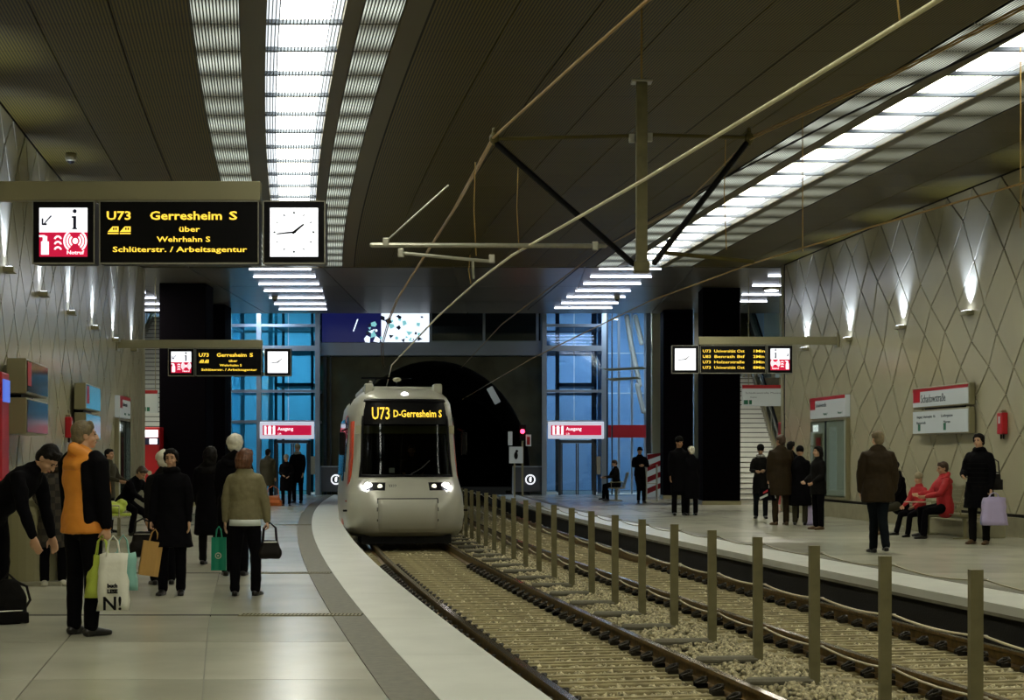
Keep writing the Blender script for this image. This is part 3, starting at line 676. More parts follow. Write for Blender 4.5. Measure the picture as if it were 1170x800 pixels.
for X,Y,lab in ((8.0,48.6,'flat fill lamp added over the foot of the right stairs'),(-12.0,46.0,'flat fill lamp added over the foot of the left stairs')):
    t=empty('added_stair_lamp',(X,Y,H-.03),0,lab,'ceiling light'); MB().tube([(0,0,-.06),(0,0,0)],.25,16,round_ends=False).build('shade',M['alu'],t); MB().tube([(0,0,-.075),(0,0,-.062)],.21,16,round_ends=False).build('cover',M['tube'],t)
    light('added_lamp_light','AREA',(0,0,-.09),260,(1,.95,.82),.4,None,parent=t)  # added source, there only to light up the steps
# ================================================================ TRACKS
bed=MB(); n=32
vs=[];
for i in range(n+1):
    Y=YN+(YB+20-YN)*i/n; vs+=[P(-2.8,Y,ZB-.075),P(2.84,Y,ZB-.075)]
bed.add(vs,[(2*i,2*i+1,2*i+3,2*i+2) for i in range(n)]).build('floor_ballast_bed',M['bed'],kind='structure')
def rail_profile(): return [(-.065,-.15),(.065,-.15),(.065,-.138),(.010,-.12),(.010,-.04),(.034,-.03),(.034,0),(-.034,0),(-.034,-.03),(-.010,-.04),(-.010,-.12),(-.065,-.138)]
def railway(off,label):
    t=empty('railway_track',P(off,15,ZR),0,label,'track'); inv=-t.location
    for s in (-1,1):
        vs=[]; pr=rail_profile(); q=len(pr); Ys=[7.0+ (YB+14-7)*(i/60.0) for i in range(61)] ; Ys=[YN]+Ys
        for Y in Ys:
            h=heading(Y); c,sn=math.cos(h),math.sin(h); b=P(off,Y,ZR)
            for x,z in pr:
                o=s*.7425+x; vs.append(b+Vector((o*c,o*sn,z))+inv)
        K=len(Ys); fs=[(i*q+k,i*q+(k+1)%q,(i+1)*q+(k+1)%q,(i+1)*q+k) for i in range(K-1) for k in range(q)]+[tuple(range(q)),tuple(range((K-1)*q,K*q))]
        r=MB().add(vs,fs).build('rail',[M['rail'],M['railtop']],t)
        for p in r.data.polygons:
            if p.normal.z>.9 and p.center.z>-.01: p.material_index=1
    # sleepers with clips
    sl=MB().bbox(-1.15,1.15,-.085,.085,-.22,-.150,.012).box(-.95,.95,-.04,.04,-.150,-.136)
    cl=MB()
    for s in (-1,1): cl.bbox(-.05,.05,-.05,.05,-.02,.02,.008).tube([(-.04,s*.03,.02),(.03,s*.06,.05),(.05,0,.06),(.03,-s*.06,.04)],.014,5)
    clm=None; slm=None; Y=YN+.3; k=0; farm=MB()
    while Y<YB-2:
        h=heading(Y); b=P(off,Y,ZR)+inv
        if 8<Y<46:
            if slm is None: o=sl.build('sleeper',M['sleeper'],t); slm=o.data
            else: o=link('sleeper',slm,t)
            o.location=b; o.rotation_euler=(0,0,h+random.uniform(-.006,.006))
            if Y<27:
                for s in (-1,1):
                    for e in (-1,1):
                        if clm is None:
                            c=cl.build('rail_clip',M['clip'],o); clm=c.data
                        else: c=link('rail_clip',clm,o)
                        c.location=(s*.7425+e*.11,0,-.125)
        else:
            mt=Matrix.Translation(b)@Matrix.Rotation(h,4,'Z'); farm.box(-1.15,1.15,-.075,.075,-.2,-.145,mt)
        Y+=.425
    farm.build('sleeper',M['sleeper'],t,kind='stuff')
railway(-1.5,'rusty rails with sleepers on which the tram arrives'); railway(1.62,'empty railway track beside the right platform')
# ballast stones: thousands, uncountable
base=np.array([(-1,-1,-1),(1,-1,-1),(1,1,-1),(-1,1,-1),(-1,-1,1),(1,-1,1),(1,1,1),(-1,1,1)],float)
fq=np.array([(3,2,1,0),(4,5,6,7),(0,1,5,4),(1,2,6,5),(2,3,7,6),(3,0,4,7)])
def stones(Ya,Yb,N,size):
    Y=rng.uniform(Ya,Yb,N); o=rng.uniform(-2.8,2.82,N); sc=size*rng.uniform(.55,1.3,(N,1,3)); 
    v=base[None]*sc+rng.uniform(-.45,.45,(N,8,3))*sc
    A=rng.uniform(0,2*PI,(N,3)); ca,sa=np.cos(A),np.sin(A)
    def rot(v,c,s,i,j): a=v[:,:,i].copy(); b=v[:,:,j].copy(); v[:,:,i]=a*c[:,None]-b*s[:,None]; v[:,:,j]=a*s[:,None]+b*c[:,None]
    rot(v,ca[:,0],sa[:,0],0,1); rot(v,ca[:,1],sa[:,1],1,2); rot(v,ca[:,2],sa[:,2],0,1)
    dist=np.minimum(np.minimum(np.abs(o+1.5+.7425),np.abs(o+1.5-.7425)),np.minimum(np.abs(o-1.62+.7425),np.abs(o-1.62-.7425)))
    z=ZB-.057+rng.uniform(-.02,.016,N)-.015*(dist<.12)
    # heaped ballast between the two tracks
    z+=.060*np.exp(-((o-.06)/.38)**4)
    v[:,:,0]+=(4.95-.211*Y+.001209*Y*Y+o)[:,None]; v[:,:,1]+=Y[:,None]; v[:,:,2]+=z[:,None]
    return v.reshape(-1,3), N
parts=[stones(7.6,16,17000,.0205),stones(16,30,16000,.024),stones(30,62,7000,.036),stones(-2,7.6,1500,.03)]
V=np.concatenate([p[0] for p in parts]); N=sum(p[1] for p in parts)
F=(fq[None]+8*np.arange(N)[:,None,None]).reshape(-1,4)
me=bpy.data.meshes.new('ballast'); me.vertices.add(len(V)); me.vertices.foreach_set('co',V.ravel().astype(np.float32))
me.loops.add(F.size); me.loops.foreach_set('vertex_index',F.ravel().astype(np.int32)); me.polygons.add(len(F)); me.polygons.foreach_set('loop_start',np.arange(0,F.size,4,dtype=np.int32))
me.update(); me.validate(); me.materials.append(M['stone'])
link('ballast',me,label='crushed grey stone ballast filling the track bed',cat='ballast',kind='stuff')
# ---- fence between the tracks
fy=10.27; t=empty('rope_fence',P(.11,fy,ZB),0,'long row of grey posts with sagging ropes between the tracks','fence'); inv=-t.location
posts=[]
pm=MB().box(-.042,.042,-.03,.03,.0,1.155).build('post',M['post'],t); pmesh=pm.data
fm=MB().tube([(-.55,0,.035),(-.02,0,.035)],.035,8).build('foot_bar',M['conc'],t); fmesh=fm.data
em=MB().tube([(.045,0,1.09),(.075,0,1.09)],.012,6).tube([(.045,0,.72),(.075,0,.72)],.010,6).tube([(.045,0,.32),(.075,0,.32)],.010,6).build('eyelet',M['steel'],pm)
for k in range(-1,36):
    Y=fy+1.40*k; p=P(.11,Y,ZB)+inv
    if k==-1: a,b,c=pm,fm,em
    else: a=link('post',pmesh,t); b=link('foot_bar',fmesh,t); c=link('eyelet',em.data,a)
    a.location=p; b.location=p; a.rotation_euler=(0,random.uniform(-.008,.008),heading(Y)*.3); b.rotation_euler=(0,0,heading(Y)*.5); posts.append(P(.11,Y,ZB)+inv)
for hgt,sag,r,m in ((1.09,.035,.0055,M['alu']),(.72,.03,.009,M['rope']),(.32,.03,.009,M['rope'])):
    pts=[]
    for a,b in zip(posts,posts[1:]):
        for i in range(6):
            u=i/6; p=a.lerp(b,u)+Vector((.06,0,hgt-4*sag*u*(1-u))); pts.append(p)
    pts.append(posts[-1]+Vector((.06,0,hgt)))
    MB().tube(pts,r,6).build('rope',m,t,smooth=True)
# ================================================================ OVERHEAD LINE
def wire(name,pts,r,m,label,cat='wire',off=None):
    t=MB().tube(pts,r,6); o=t.build(name,m,None,smooth=True); origin(o,pts[len(pts)//2]); tag(o,label,cat); return o
YM=18.2; q=lambda x,y,Y=YM: px(x,y,Y)
t=empty('catenary_mast',q(733,60),0,'dark hanging mast with braced arms between the two overhead lines','mast'); inv=-t.location
def mk(name,pts,r,m,seg=8): return MB().tube([p+inv for p in pts],r,seg,round_ends=True).build(name,m,t)
a=q(733,95)+inv; b=q(733,309)+inv; tp=Vector((a.x,a.y,H-.05)) 
MB().bbox(a.x-.065,a.x+.065,-.065,.065,b.z,a.z,.012).build('mast_tube',M['post'],t)
MB().bbox(a.x-.12,a.x+.12,-.1,.1,a.z,a.z+.03,.008).build('head_plate',M['steel'],t)
MB().tube([(a.x,0,a.z),(a.x,0,H+inv.z)],.012,6).build('hanger_rod',M['copper'],t)
MB().bbox(a.x-.09,a.x+.09,-.09,.09,b.z-.03,b.z+.10,.015).build('foot_clamp',M['post'],t)
mk('top_arm',[q(565,159),q(722,155)],.022,M['ceil_plain']); mk('top_arm',[q(742,154),q(850,157)],.022,M['ceil_plain'])
mk('diagonal_brace',[q(565,162),q(723,301)],.035,M['black']); mk('diagonal_brace',[q(856,160),q(748,300)],.035,M['black'])
mk('lower_tube',[q(425,280),q(691,281)],.028,M['steel']); mk('steady_arm',[q(458,289),q(562,299)],.020,M['steel'])
mk('lower_tube',[q(760,289),q(860,299)],.024,M['ceil_plain'])
mk('stay_rod',[q(441,276),q(512,212)],.010,M['steel'])
for x,y in ((565,158),(856,158)):
    c=q(x,y)+inv; MB().ell(c,(.06,.06,.07)).tube([c+Vector((0,0,-.06)),c+Vector((0,0,.10))],.03,8).build('insulator',M['ceil_plain'],t)
for x,y in ((441,277),(458,289),(562,296),(680,281),(722,158),(742,157)):
    c=q(x,y)+inv; MB().bbox(c.x-.035,c.x+.035,c.y-.035,c.y+.035,c.z-.05,c.z+.05,.01).build('clamp',M['steel'],t)
mk('steady_arm',[q(540,298),q(541,318)],.016,M['steel'])
# messenger pair, track 1
def through(p,q_,r,offs,z,Y1):
    pts=[p,q_]; 
    return pts
far1=[P(-1.55,Y,5.0) for Y in (40,50,60,66)]
near1=[px(1110,-250,9.6),px(740,0,13.2)]
for d,nm in ((-.03,'left cable of the copper pair running over the tram track'),(.03,'right cable of the copper pair running over the tram track')):
    wire('messenger_cable',[p+Vector((d,0,d)) for p in near1+[px(650,79,15.6),q(565,156),px(520,238,24),px(455,340,34)]+far1],.014,M['copper'],nm)
# contact wire, track 1
wire('contact_wire',[px(1290,-140,6.65),px(1072,0,8.43),px(900,106,10.6),px(740,203,13.8),px(585,292,19.1),px(545,322,21.9),px(500,362,27.5),P(-1.5,40,3.8),P(-1.5,60,3.8)],.016,M['pale'],'pale contact wire running diagonally down to the tram')
# track 2
for d,nm in ((-.025,'upper cable of the dark pair over the empty track'),(.025,'lower cable of the dark pair over the empty track')):
    wire('messenger_cable',[p+Vector((d,0,d)) for p in [px(1400,-90,10.5),px(1170,8,12.9),px(1020,85,15),q(857,158),px(780,235,24),px(690,282,32)]+[P(1.5,Y,5.0) for Y in (42,62)]],.010,M['copper'],nm)
wire('contact_wire',[px(1500,110,9.5),px(1170,209,12.6),px(1000,258,15.5),px(860,301,18.5),px(740,345,23),P(1.5,36,3.7),P(1.5,61,3.7)],.010,M['copper'],'thin copper contact wire over the empty track')
wire('feeder_cable',[px(1400,-75,12),px(1170,35,15.3),px(960,135,20),px(780,228,25.4),px(690,282,30),P(2.2,42,5.4)],.014,M['black'],'black feeder cable sagging below the right light strip')
for x,y0,y1,Y,lab in ((1027,-25,24,9.2,'short dropper holding the pale contact wire at the top edge'),(543,186,292,YM,'orange dropper wire left of the mast'),(537,292,324,20.5,'short curved dropper at the kink of the contact wire'),(592,192,286,18.5,'thin red dropper between braces left of the mast'),(829,160,285,19,'orange dropper right of the mast')):
    wire('dropper_wire',[px(x,y0,Y),px(x-1.5,(y0+y1)/2,Y),px(x+1,y1,Y)],.006,M['copper'],lab)
for x,y1,Y,lab in ((917,287,24,'long thin rod hanging from the ceiling before the right wall'),(1166,260,20,'thin rod hanging from the ceiling at the right picture edge')):
    wire('hanging_rod',[Vector((px(x,0,Y).x,Y,H)),px(x,y1,Y)],.008,M['copper'],lab,'rod')
# ================================================================ TRAM
YT=31.3
th=heading(YT+3)+.012
tram=empty('tram',(px(465,0,YT).x+.02,YT,0),th,'silver low-floor tram with lit headlights and amber destination display','tram')
ZL=[-.12,-.02,.10,.30,.52,.70,.74,.98,1.12,1.45,1.9,2.3,2.55,2.68,2.80,2.88]
def interp(z,tab):
    for (a,va),(b,vb) in zip(tab,tab[1:]):
        if z<=b: t=(z-a)/(b-a); t=max(0,t); return va+(vb-va)*t
    return tab[-1][1]
WID=[(-.12,1.10),(-.02,1.17),(.3,1.20),(.7,1.20),(1.0,1.165),(1.5,1.14),(2.2,1.10),(2.55,1.04),(2.7,.95),(2.8,.82),(2.88,.68)]
WIF=[(-.12,1.08),(-.02,1.16),(.3,1.19),(.7,1.17),(1.0,1.09),(1.2,1.04),(2.2,1.00),(2.55,.96),(2.7,.90),(2.8,.80),(2.88,.66)]
SET=[(-.12,.30),(-.02,.14),(.12,.05),(.3,.0),(.6,.04),(.75,.16),(1.0,.34),(1.12,.40),(2.55,.74),(2.7,.86),(2.8,1.06),(2.88,1.35)]
DEP=[(-.12,.9),(.7,.85),(1.2,.60),(2.5,.62),(2.88,.8)]
NU=24
def SP(u,z,push=0):
    """tram nose surface: u -1..1 across the front, |u|>1 runs back along the side (metres)"""
    bl_=min(1,max(0,(abs(u)-.97)/.9)); w_=interp(z,WIF)*(1-bl_)+interp(z,WID)*bl_; s=interp(z,SET); d=interp(z,DEP); au=min(abs(u),1); sg=1 if u>=0 else -1
    a=au*PI/2; e=.42
    x=w_*(math.sin(a)**e if au>0 else 0) if False else w_*(1-(1-au)**1.7)**.82
    y=s+d*(au**4.2)
    y=s+d*(1-(max(0,1-(x/w_)**5.0))**.5) if au<1 else s+d
    if abs(u)>1: y=s+d+(abs(u)-1)
    nx=(x/w_)**5; nrm=Vector((sg*nx,-(1-nx),0)).normalized() if au<1 else Vector((sg,0,0))
    return Vector((sg*x,y,z))+nrm*push
def surf(us,zs_,push,name,m,parent,th_=0,smooth=True,skip=None):
    b=MB(); n=len(us); vs=[SP(u,z,push) for z in zs_ for u in us]
    fs=[(j*n+i,j*n+i+1,(j+1)*n+i+1,(j+1)*n+i) for j in range(len(zs_)-1) for i in range(n-1) if not(skip and skip((us[i]+us[i+1])/2,(zs_[j]+zs_[j+1])/2))]
    b.add(vs,fs); o=b.build(name,m,parent,smooth=smooth)
    if th_:
        md=o.modifiers.new('solid','SOLIDIFY'); md.thickness=th_; md.offset=0
    return o
UU=sorted(set([-1+2*i/NU for i in range(NU+1)]+[-.63,.63]))
WU=.63; us=[-6.0,-3.0,-1.9,-1.5,-1.2,-1.0]+[u for u in UU if abs(u)<1]+[1.0,1.2,1.5,1.9,3.0,6.0]
zz=sorted(set(ZL+[1.10,2.60]))
body=surf(us,zz,0,'body_shell',M['tram'],tram,th_=.03,skip=lambda u,z:(abs(u)<WU and 1.10<z<2.60))
roof=MB(); prev=None
top=[SP(u,2.88) for u in us]; roof.add(top,[(i,i+1,len(top)-2-i,len(top)-1-i) for i in range(len(top)//2)]).build('roof',M['tram'],tram)
wu=[-WU+2*WU*i/14 for i in range(15)]
surf(wu,[1.10,1.3,1.6,1.9,2.13],.012,'windscreen',M['wind'],tram)
surf(wu,[2.13,2.25,2.40,2.60],.012,'display_glass',M['black'],tram)
surf([-.66]+wu+[.66],[2.585,2.64],.02,'windscreen_frame',M['black'],tram,th_=.02); surf([-.66]+wu+[.66],[1.06,1.11],.02,'windscreen_frame',M['black'],tram,th_=.02)
for s in (-1,1): surf([s*.615,s*.66],[1.06,1.4,1.8,2.2,2.64],.02,'windscreen_frame',M['black'],tram,th_=.02)
# destination lettering
dd=SP(0,2.36); rt=math.atan((SP(0,2.55).y-SP(0,1.2).y)/(1.35))
for body_,x,h,wd in (('U73',-.50,.26,.36),('D-Gerresheim S',.24,.15,.98)):
    text(body_,tram,(x,dd.y-.055,2.335),(PI/2-rt,0,0),h,M['orange_led'],bold=.004,width=wd)
# interior: cab floor, dash, rear wall, sunblind, driver is a person
MB().box(-1.05,1.05,.75,1.6,.85,1.05).build('dashboard',M['black'],tram); MB().box(-1.05,1.05,2.6,2.65,0,2.7).build('cab_wall',M['ceil_dark'],tram)
MB().box(-1.0,1.0,.78,.80,1.94,2.10).build('sun_blind',M['enamel'],tram)
MB().bbox(-.33,-.22,.70,.71,1.14,1.24,.003).build('permit_card',M['whitelit'] if 0 else M['dimlit'],tram)
# headlights
for s in (-1,1):
    u0,u1=s*.20,s*.47
    hs=surf([u0+(u1-u0)*i/6 for i in range(7)],[.79,.83,.87,.91,.95],.012,'headlight_housing',M['black'],tram,th_=.012)
    p=SP(s*.447,.87,.02); l=MB().ell(p,(.075,.02,.075)).build('headlight_lens',M['headlamp'],hs); 
    p=SP(s*.267,.87,.02); MB().ell(p,(.05,.02,.055)).build('side_lens',M['lamp_dim'],hs)
    MB().tube([SP(s*.447,.87,.015),SP(s*.447,.87,.02)],.10,14,round_ends=False).build('lens_ring',M['steel'],hs)
    MB().bbox(*sorted((SP(s*.93,.4).x-.09,SP(s*.93,.4).x+.09)),SP(s*.93,.4).y-.06,SP(s*.93,.4).y+.05,.36,.40,.01).build('bumper_mark',M['black'],tram)
p=SP(0,2.74,.01); MB().ell(p,(.07,.035,.05)).build('top_marker_light',M['headlamp'],tram)
# bumper flap, seams
fu=[-.28+.56*i/10 for i in range(11)]
surf(fu,[-.06,.05,.2,.35,.50,.62],.025,'coupler_flap',M['tram'],tram,th_=.02)
surf([-.295]+fu+[.295],[.62,.64],.012,'flap_seam',M['tramgap'],tram,th_=.01)
for s in (-1,1): surf([s*.283,s*.295],[-.06,.2,.4,.62],.012,'flap_seam',M['tramgap'],tram,th_=.01)
surf(us,[.375,.385],.003,'body_seam',M['tramgap'],tram,th_=.008)
MB().box(-.9,.9,.35,2.2,-.28,-.10).build('underframe',M['void'],tram)
p=SP(.12,1.12,.05); MB().tube([SP(.02,1.10,.05),SP(.14,1.24,.06),SP(.24,1.38,.06)],.014,6).tube([SP(.0,1.09,.05),SP(.22,1.08,.05)],.012,6).build('wiper',M['black'],tram)
text('3322',tram,SP(-.12,.88,.02)+Vector((0,-.01,0)),(PI/2,0,0),.06,M['print'])
# sides: doors, windows
for s in (-1,1):
    x=1.145*s
    def sidebox(y0,y1,z0,z1,name,m,dx=.012,par=tram):
        vs=[]; 
        for y in (y0,y1):
            for z in (z0,z1):
                w_=interp(z,WID); vs+=[(s*(w_+.018),y,z),(s*(w_+.018+dx),y,z)]
        return MB().add(vs,[(0,1,3,2),(4,5,7,6),(0,1,5,4),(2,3,7,6),(0,2,6,4),(1,3,7,5)]).build(name,m,par)
    sidebox(1.95,2.4,1.15,2.3,'cab_side_window',M['sideglass'])
    dr=sidebox(2.5,3.6,.02,2.35,'passenger_door',M['orange']); sidebox(2.62,3.48,.95,2.2,'door_window',M['sideglass'],.02,dr)
    sidebox(4.0,6.6,1.05,2.3,'side_window',M['sideglass'])
    MB().bbox(*sorted((s*1.20,s*1.32)),1.25,1.33,1.50,1.98,.02).tube([(s*1.15,1.5,2.05),(s*1.26,1.3,2.0)],.02,6).build('mirror',M['black'],tram)
# orange flank panel right behind the cab on the platform side
for s in (-1,1): surf([s*.97,s*1.45],[.55,1.0,1.5,2.2],.012,'cab_door',M['orange'],tram,th_=.01)
# rear sections following the curve
def section(y0,y1,off0,off1,k):
    cs_=[(-1.17,-.12),(-1.2,.3),(-1.2,.7),(-1.14,1.5),(-1.10,2.2),(-1.04,2.55),(-.95,2.7),(-.68,2.88),(.68,2.88),(.95,2.7),(1.04,2.55),(1.10,2.2),(1.14,1.5),(1.2,.7),(1.2,.3),(1.17,-.12)]
    n=len(cs_); vs=[(off0+x,y0,z) for x,z in cs_]+[(off1+x,y1,z) for x,z in cs_]
    MB().add(vs,[(i,(i+1)%n,n+(i+1)%n,n+i) for i in range(n)]+[tuple(range(n)),tuple(range(n,2*n))]).build('car_section',M['tram'],tram)
    for s in (-1,1):
        for a in (0.08,.4,.72):
            ya=y0+(y1-y0)*a; yb=y0+(y1-y0)*(a+.22); xa=off0+(off1-off0)*a; xb=off0+(off1-off0)*(a+.22)
            vs=[]
            for (xx,yy) in ((xa,ya),(xb,yb)):
                for z in (1.0,2.3): w_=interp(z,WID); vs+=[(xx+s*(w_+.003),yy,z),(xx+s*(w_+.02),yy,z)]
            MB().add(vs,[(0,1,3,2),(4,5,7,6),(0,1,5,4),(2,3,7,6),(0,2,6,4),(1,3,7,5)]).build('side_window',M['sideglass'],tram)
def lx(y):   # lateral position of the track in the tram frame
    Yw=YT+y*math.cos(th); w_=Matrix.Rotation(-th,3,'Z')@(P(-1.5,Yw,0)-Vector(tram.location)); return w_.x
yy=8.0
for k in range(3):
    section(yy,yy+6.6,lx(yy),lx(yy+6.6),k)
    MB().box(lx(yy)-.95,lx(yy)+.95,yy-.62,yy+.02,0,2.6).build('bellows',M['black'],tram); yy+=7.2
MB().bbox(-.78,.78,2.6,6.5,2.86,2.98,.04).build('roof_box',M['tram'],tram)
MB().bbox(.62,.80,1.25,1.6,2.74,2.98,.03).bbox(-.80,-.62,1.25,1.6,2.74,2.98,.03).build('roof_lamp_housing',M['tram'],tram)
MB().tube([(-.65,1.8,2.88),(-.65,1.8,3.02)],.04,8).build('antenna',M['steel'],tram); MB().ell((-.08,2.1,3.10),(.09,.09,.05)).build('antenna',M['enamel'],tram)
pg=MB()
for x in (-.5,.5): pg.tube([(lx(15)+x,14.2,2.9),(lx(15)+x*.8,15.6,3.4),(lx(15)+x*.6,14.4,3.72)],.025,6)
pg.tube([(lx(15)-.7,14.4,3.75),(lx(15)+.7,14.4,3.75)],.03,6).build('pantograph',M['black'],tram)
light('head_light','SPOT',SP(.447,.87,.12)+Vector((0,-.05,0)),60,(.9,.9,1),.06,(PI/2-.12,0,0),1.0,tram)
light('head_light','SPOT',SP(-.447,.87,.12)+Vector((0,-.05,0)),60,(.9,.9,1),.06,(PI/2-.12,0,0),1.0,tram)
# ================================================================ SIGNS
def board(Y,x0,x1,parts,beam,labels,lines,mirror=False,zt=None):
    """hanging information board on a beam from the wall; parts = list of (kind,x0,x1) in photo px"""
    Xc=px((x0+x1)/2,0,Y).x; t=empty('departure_board',(Xc,Y,px(0,beam[2],Y).z),0,labels[0],'sign'); inv=-t.location
    bx0=px(beam[0],0,Y).x-Xc; bx1=px(beam[1],0,Y).x-Xc; bz=px(0,beam[3],Y).z+inv.z
    if mirror: bx1=mid(Y)+WR-Xc
    else: bx0=mid(Y)+WL-Xc
    MB().bbox(bx0,bx1,-.06,.06,bz,0,.008).build('support_beam',M['alu'],t)
    ex=(bx0,bx0+.04) if not mirror else (bx1-.04,bx1)
    MB().box(*ex,-.14,.14,bz-.06,.06).build('wall_plate',M['alu'],t)
    z1=px(0,beam[4],Y).z+inv.z; z0=px(0,beam[5],Y).z+inv.z; hh=z1-z0
    for (kind,a,b) in parts:
        X0=px(a,0,Y).x-Xc; X1=px(b,0,Y).x-Xc; m_=.02
        pn={'info':'information_panel','text':'text_display','clock':'clock'}[kind]
        c=MB().bbox(X0,X1,-.10,.10,z0,z1,.015).build(pn,M['black'],t)
        MB().box(X0,X1,-.105,-.09,z0,z0+.015).box(X0,X1,-.105,-.09,z1-.012,z1).box(X0,X0+.012,-.105,-.09,z0,z1).box(X1-.012,X1,-.105,-.09,z0,z1).build('rim',M['steel'],c)
        yF=-.108; W_=X1-X0; cx=(X0+X1)/2; cz=(z0+z1)/2
        for hx in ((X0+W_*.2,X1-W_*.2) if kind=='text' else (cx,)):
            if X0-.2<hx and hx<bx1+.3 and hx>bx0: MB().box(hx-.03,hx+.03,-.02,.02,z1-.01,bz+.01).build('hanger',M['steel'],c)
        ins=hh*.115
        if kind=='clock':
            s=hh/2-ins; s2=W_/2-ins
            MB().box(cx-s2,cx+s2,yF,-.09,cz-s,cz+s).build('dial',M['whitelit'],c); R=min(s,s2)*.86
            tk=MB()
            for i in range(12):
                a_=i*PI/6; r0=R*.90; tk.box(-.005,.005,0,.002,-.5,.5) if 0 else tk.add(*tick(cx,cz,yF-.004,a_,r0,R,.012 if i%3==0 else .007,.5))
            tk.build('hour_marks',M['print'],c)
            for nm,ang,l,w_ in (('hour_hand',math.radians(51),.62,.014),('minute_hand',math.radians(264),.84,.010)):
                MB().add(*tick(cx,cz,yF-.008,ang,-.10*R,l*R,w_,1)).build(nm,M['black'],c)
        elif kind=='info':
            s2=W_/2-ins; s=hh/2-ins
            MB().box(cx-s2,cx+s2,yF,-.09,cz,cz+s).build('white_field',M['whitelit'],c)
            MB().box(cx-s2,cx+s2,yF,-.09,cz-s,cz-.001).build('red_field',M['redlit'],c)
            sg=-1 if mirror else 1
            ar=MB(); ax,az=cx-sg*s2*.68,cz+s*.50; L=s2*.17
            ar.prism([(ax-L*sg+.0,yF-.004,az-L-.006),(ax-L*sg+.012,yF-.004,az-L-.006),(ax+L*sg+.012,yF-.004,az+L),(ax+L*sg-.004,yF-.004,az+L+.006)],(0,.003,0))
            ar.box(ax-.012-L*(1 if sg>0 else -1),ax-L*(1 if sg>0 else -1)+.005,yF-.005,yF,az-L-.01,az+L*.4).box(min(ax-L*sg,ax),max(ax-L*sg,ax),yF-.005,yF,az-L-.012,az-L+.008)
            ar.build('arrow',M['navy'],c)
            ix=cx+sg*s2*.48; MB().box(ix-.014*2,ix+.014*2,yF-.005,yF,cz+s*.12,cz+s*.17).box(ix-.016,ix+.016,yF-.005,yF,cz+s*.12,cz+s*.66).box(ix-.03,ix,yF-.005,yF,cz+s*.58,cz+s*.66).ell((ix,yF,cz+s*.86),(.022,.006,.022)).build('letter_i',M['navy'],c)
            pc=MB(); ex_=cx-sg*s2*.76; zb=cz-s*.92
            pc.box(ex_-s2*.16,ex_+s2*.16,yF-.004,yF,zb,cz-s*.38).box(ex_-s2*.09,ex_+s2*.09,yF-.004,yF,cz-s*.38,cz-s*.16).box(ex_-s2*.24,ex_,yF-.004,yF,cz-s*.20,cz-s*.12)
            fx=cx-sg*s2*.22
            for k in range(3): pc.add(*arcstrip(fx,cz-s*(.30+.22*k),yF-.004,s2*.13,s*.035,.2,PI-.2))
            wx=cx+sg*s2*.50; wz=cz-s*.36; pc.ell((wx,yF,wz),(s2*.12,.005,s*.12))
            for rr in (.22,.34,.46):
                pc.add(*arcstrip(wx,wz,yF-.004,s2*rr,s*.035,-.9,.9)); pc.add(*arcstrip(wx,wz,yF-.004,s2*rr,s*.035,PI-.9,PI+.9))
            pc.build('pictograms',M['whitelit'],c,kind='stuff')
            text('Notruf',c,(wx,yF-.004,cz-s*.84),(PI/2,0,0),s*.15,M['whitelit'],bold=.001,width=s2*.72)
        else:
            for (s_,u,v,h_,al,wd) in lines:
                text(s_,c,(X0+W_*u,yF,z0+hh*v),(PI/2,0,0),hh*h_,M['orange_led'],bold=.0025 if h_>.10 else .0012,align=al,width=W_*wd)
            if not mirror:
                tb=MB()
                for k in range(2):
                    ux=X0+W_*(.055+.076*k); uz=z0+hh*.47; q_=W_*.068
                    tb.prism([(ux,yF-.003,uz+.022),(ux+q_,yF-.003,uz+.022),(ux+q_,yF-.003,uz+hh*.12),(ux+q_*.45,yF-.003,uz+hh*.12)],(0,.003,0)).box(ux,ux+q_,yF-.003,yF,uz,uz+.012)
                tb.build('train_icons',M['orange_led'],c)
                tw=MB()
                for k in range(2):
                    ux=X0+W_*(.055+.076*k); uz=z0+hh*.47; q_=W_*.068
                    for j in (.5,.72): tw.box(ux+q_*j,ux+q_*(j+.13),yF-.006,yF-.0035,uz+hh*.065,uz+hh*.10)
                tw.build('icon_windows',M['black'],c)
    return t
def tick(cx,cz,y,a,r0,r1,w_,_):
    d=Vector((math.sin(a),0,math.cos(a))); n=Vector((d.z,0,-d.x)); c=Vector((cx,y,cz))
    p=[c+d*r0-n*w_/1,c+d*r0+n*w_/1,c+d*r1+n*w_*.6,c+d*r1-n*w_*.6]; e=Vector((0,.003,0)); vs=p+[v+e for v in p]
    return vs,[(3,2,1,0),(4,5,6,7),(0,1,5,4),(1,2,6,5),(2,3,7,6),(3,0,4,7)]
def arcstrip(cx,cz,y,r,w_,a0,a1,n=8):
    vs=[]
    for i in range(n+1):
        a=a0+(a1-a0)*i/n
        for rr in (r-w_,r+w_):
            for yy_ in (y,y+.003): vs.append((cx+rr*math.cos(a),yy_,cz+rr*math.sin(a)))
    fs=[(4*i,4*i+2,4*i+6,4*i+4) for i in range(n)]+[(4*i+1,4*i+3,4*i+7,4*i+5) for i in range(n)]+[(4*i,4*i+1,4*i+5,4*i+4) for i in range(n)]+[(4*i+2,4*i+3,4*i+7,4*i+6) for i in range(n)]
    return vs,fs
LN=[('U73',.125,.755,.135,'CENTER',.15),('Gerresheim',.545,.755,.135,'CENTER',.45),('S',.84,.755,.135,'CENTER',.05),('über',.565,.545,.085,'CENTER',.13),('Wehrhahn S',.53,.385,.085,'CENTER',.335),('Schlüterstr. / Arbeitsagentur',.505,.225,.085,'CENTER',.84)]
board(17.0,40,373,[('info',40,111),('text',116,297.5),('clock',302,373)],(0,298,208,230,231,303),['large hanging board with clock reading Gerresheim, nearest at upper left'],LN)
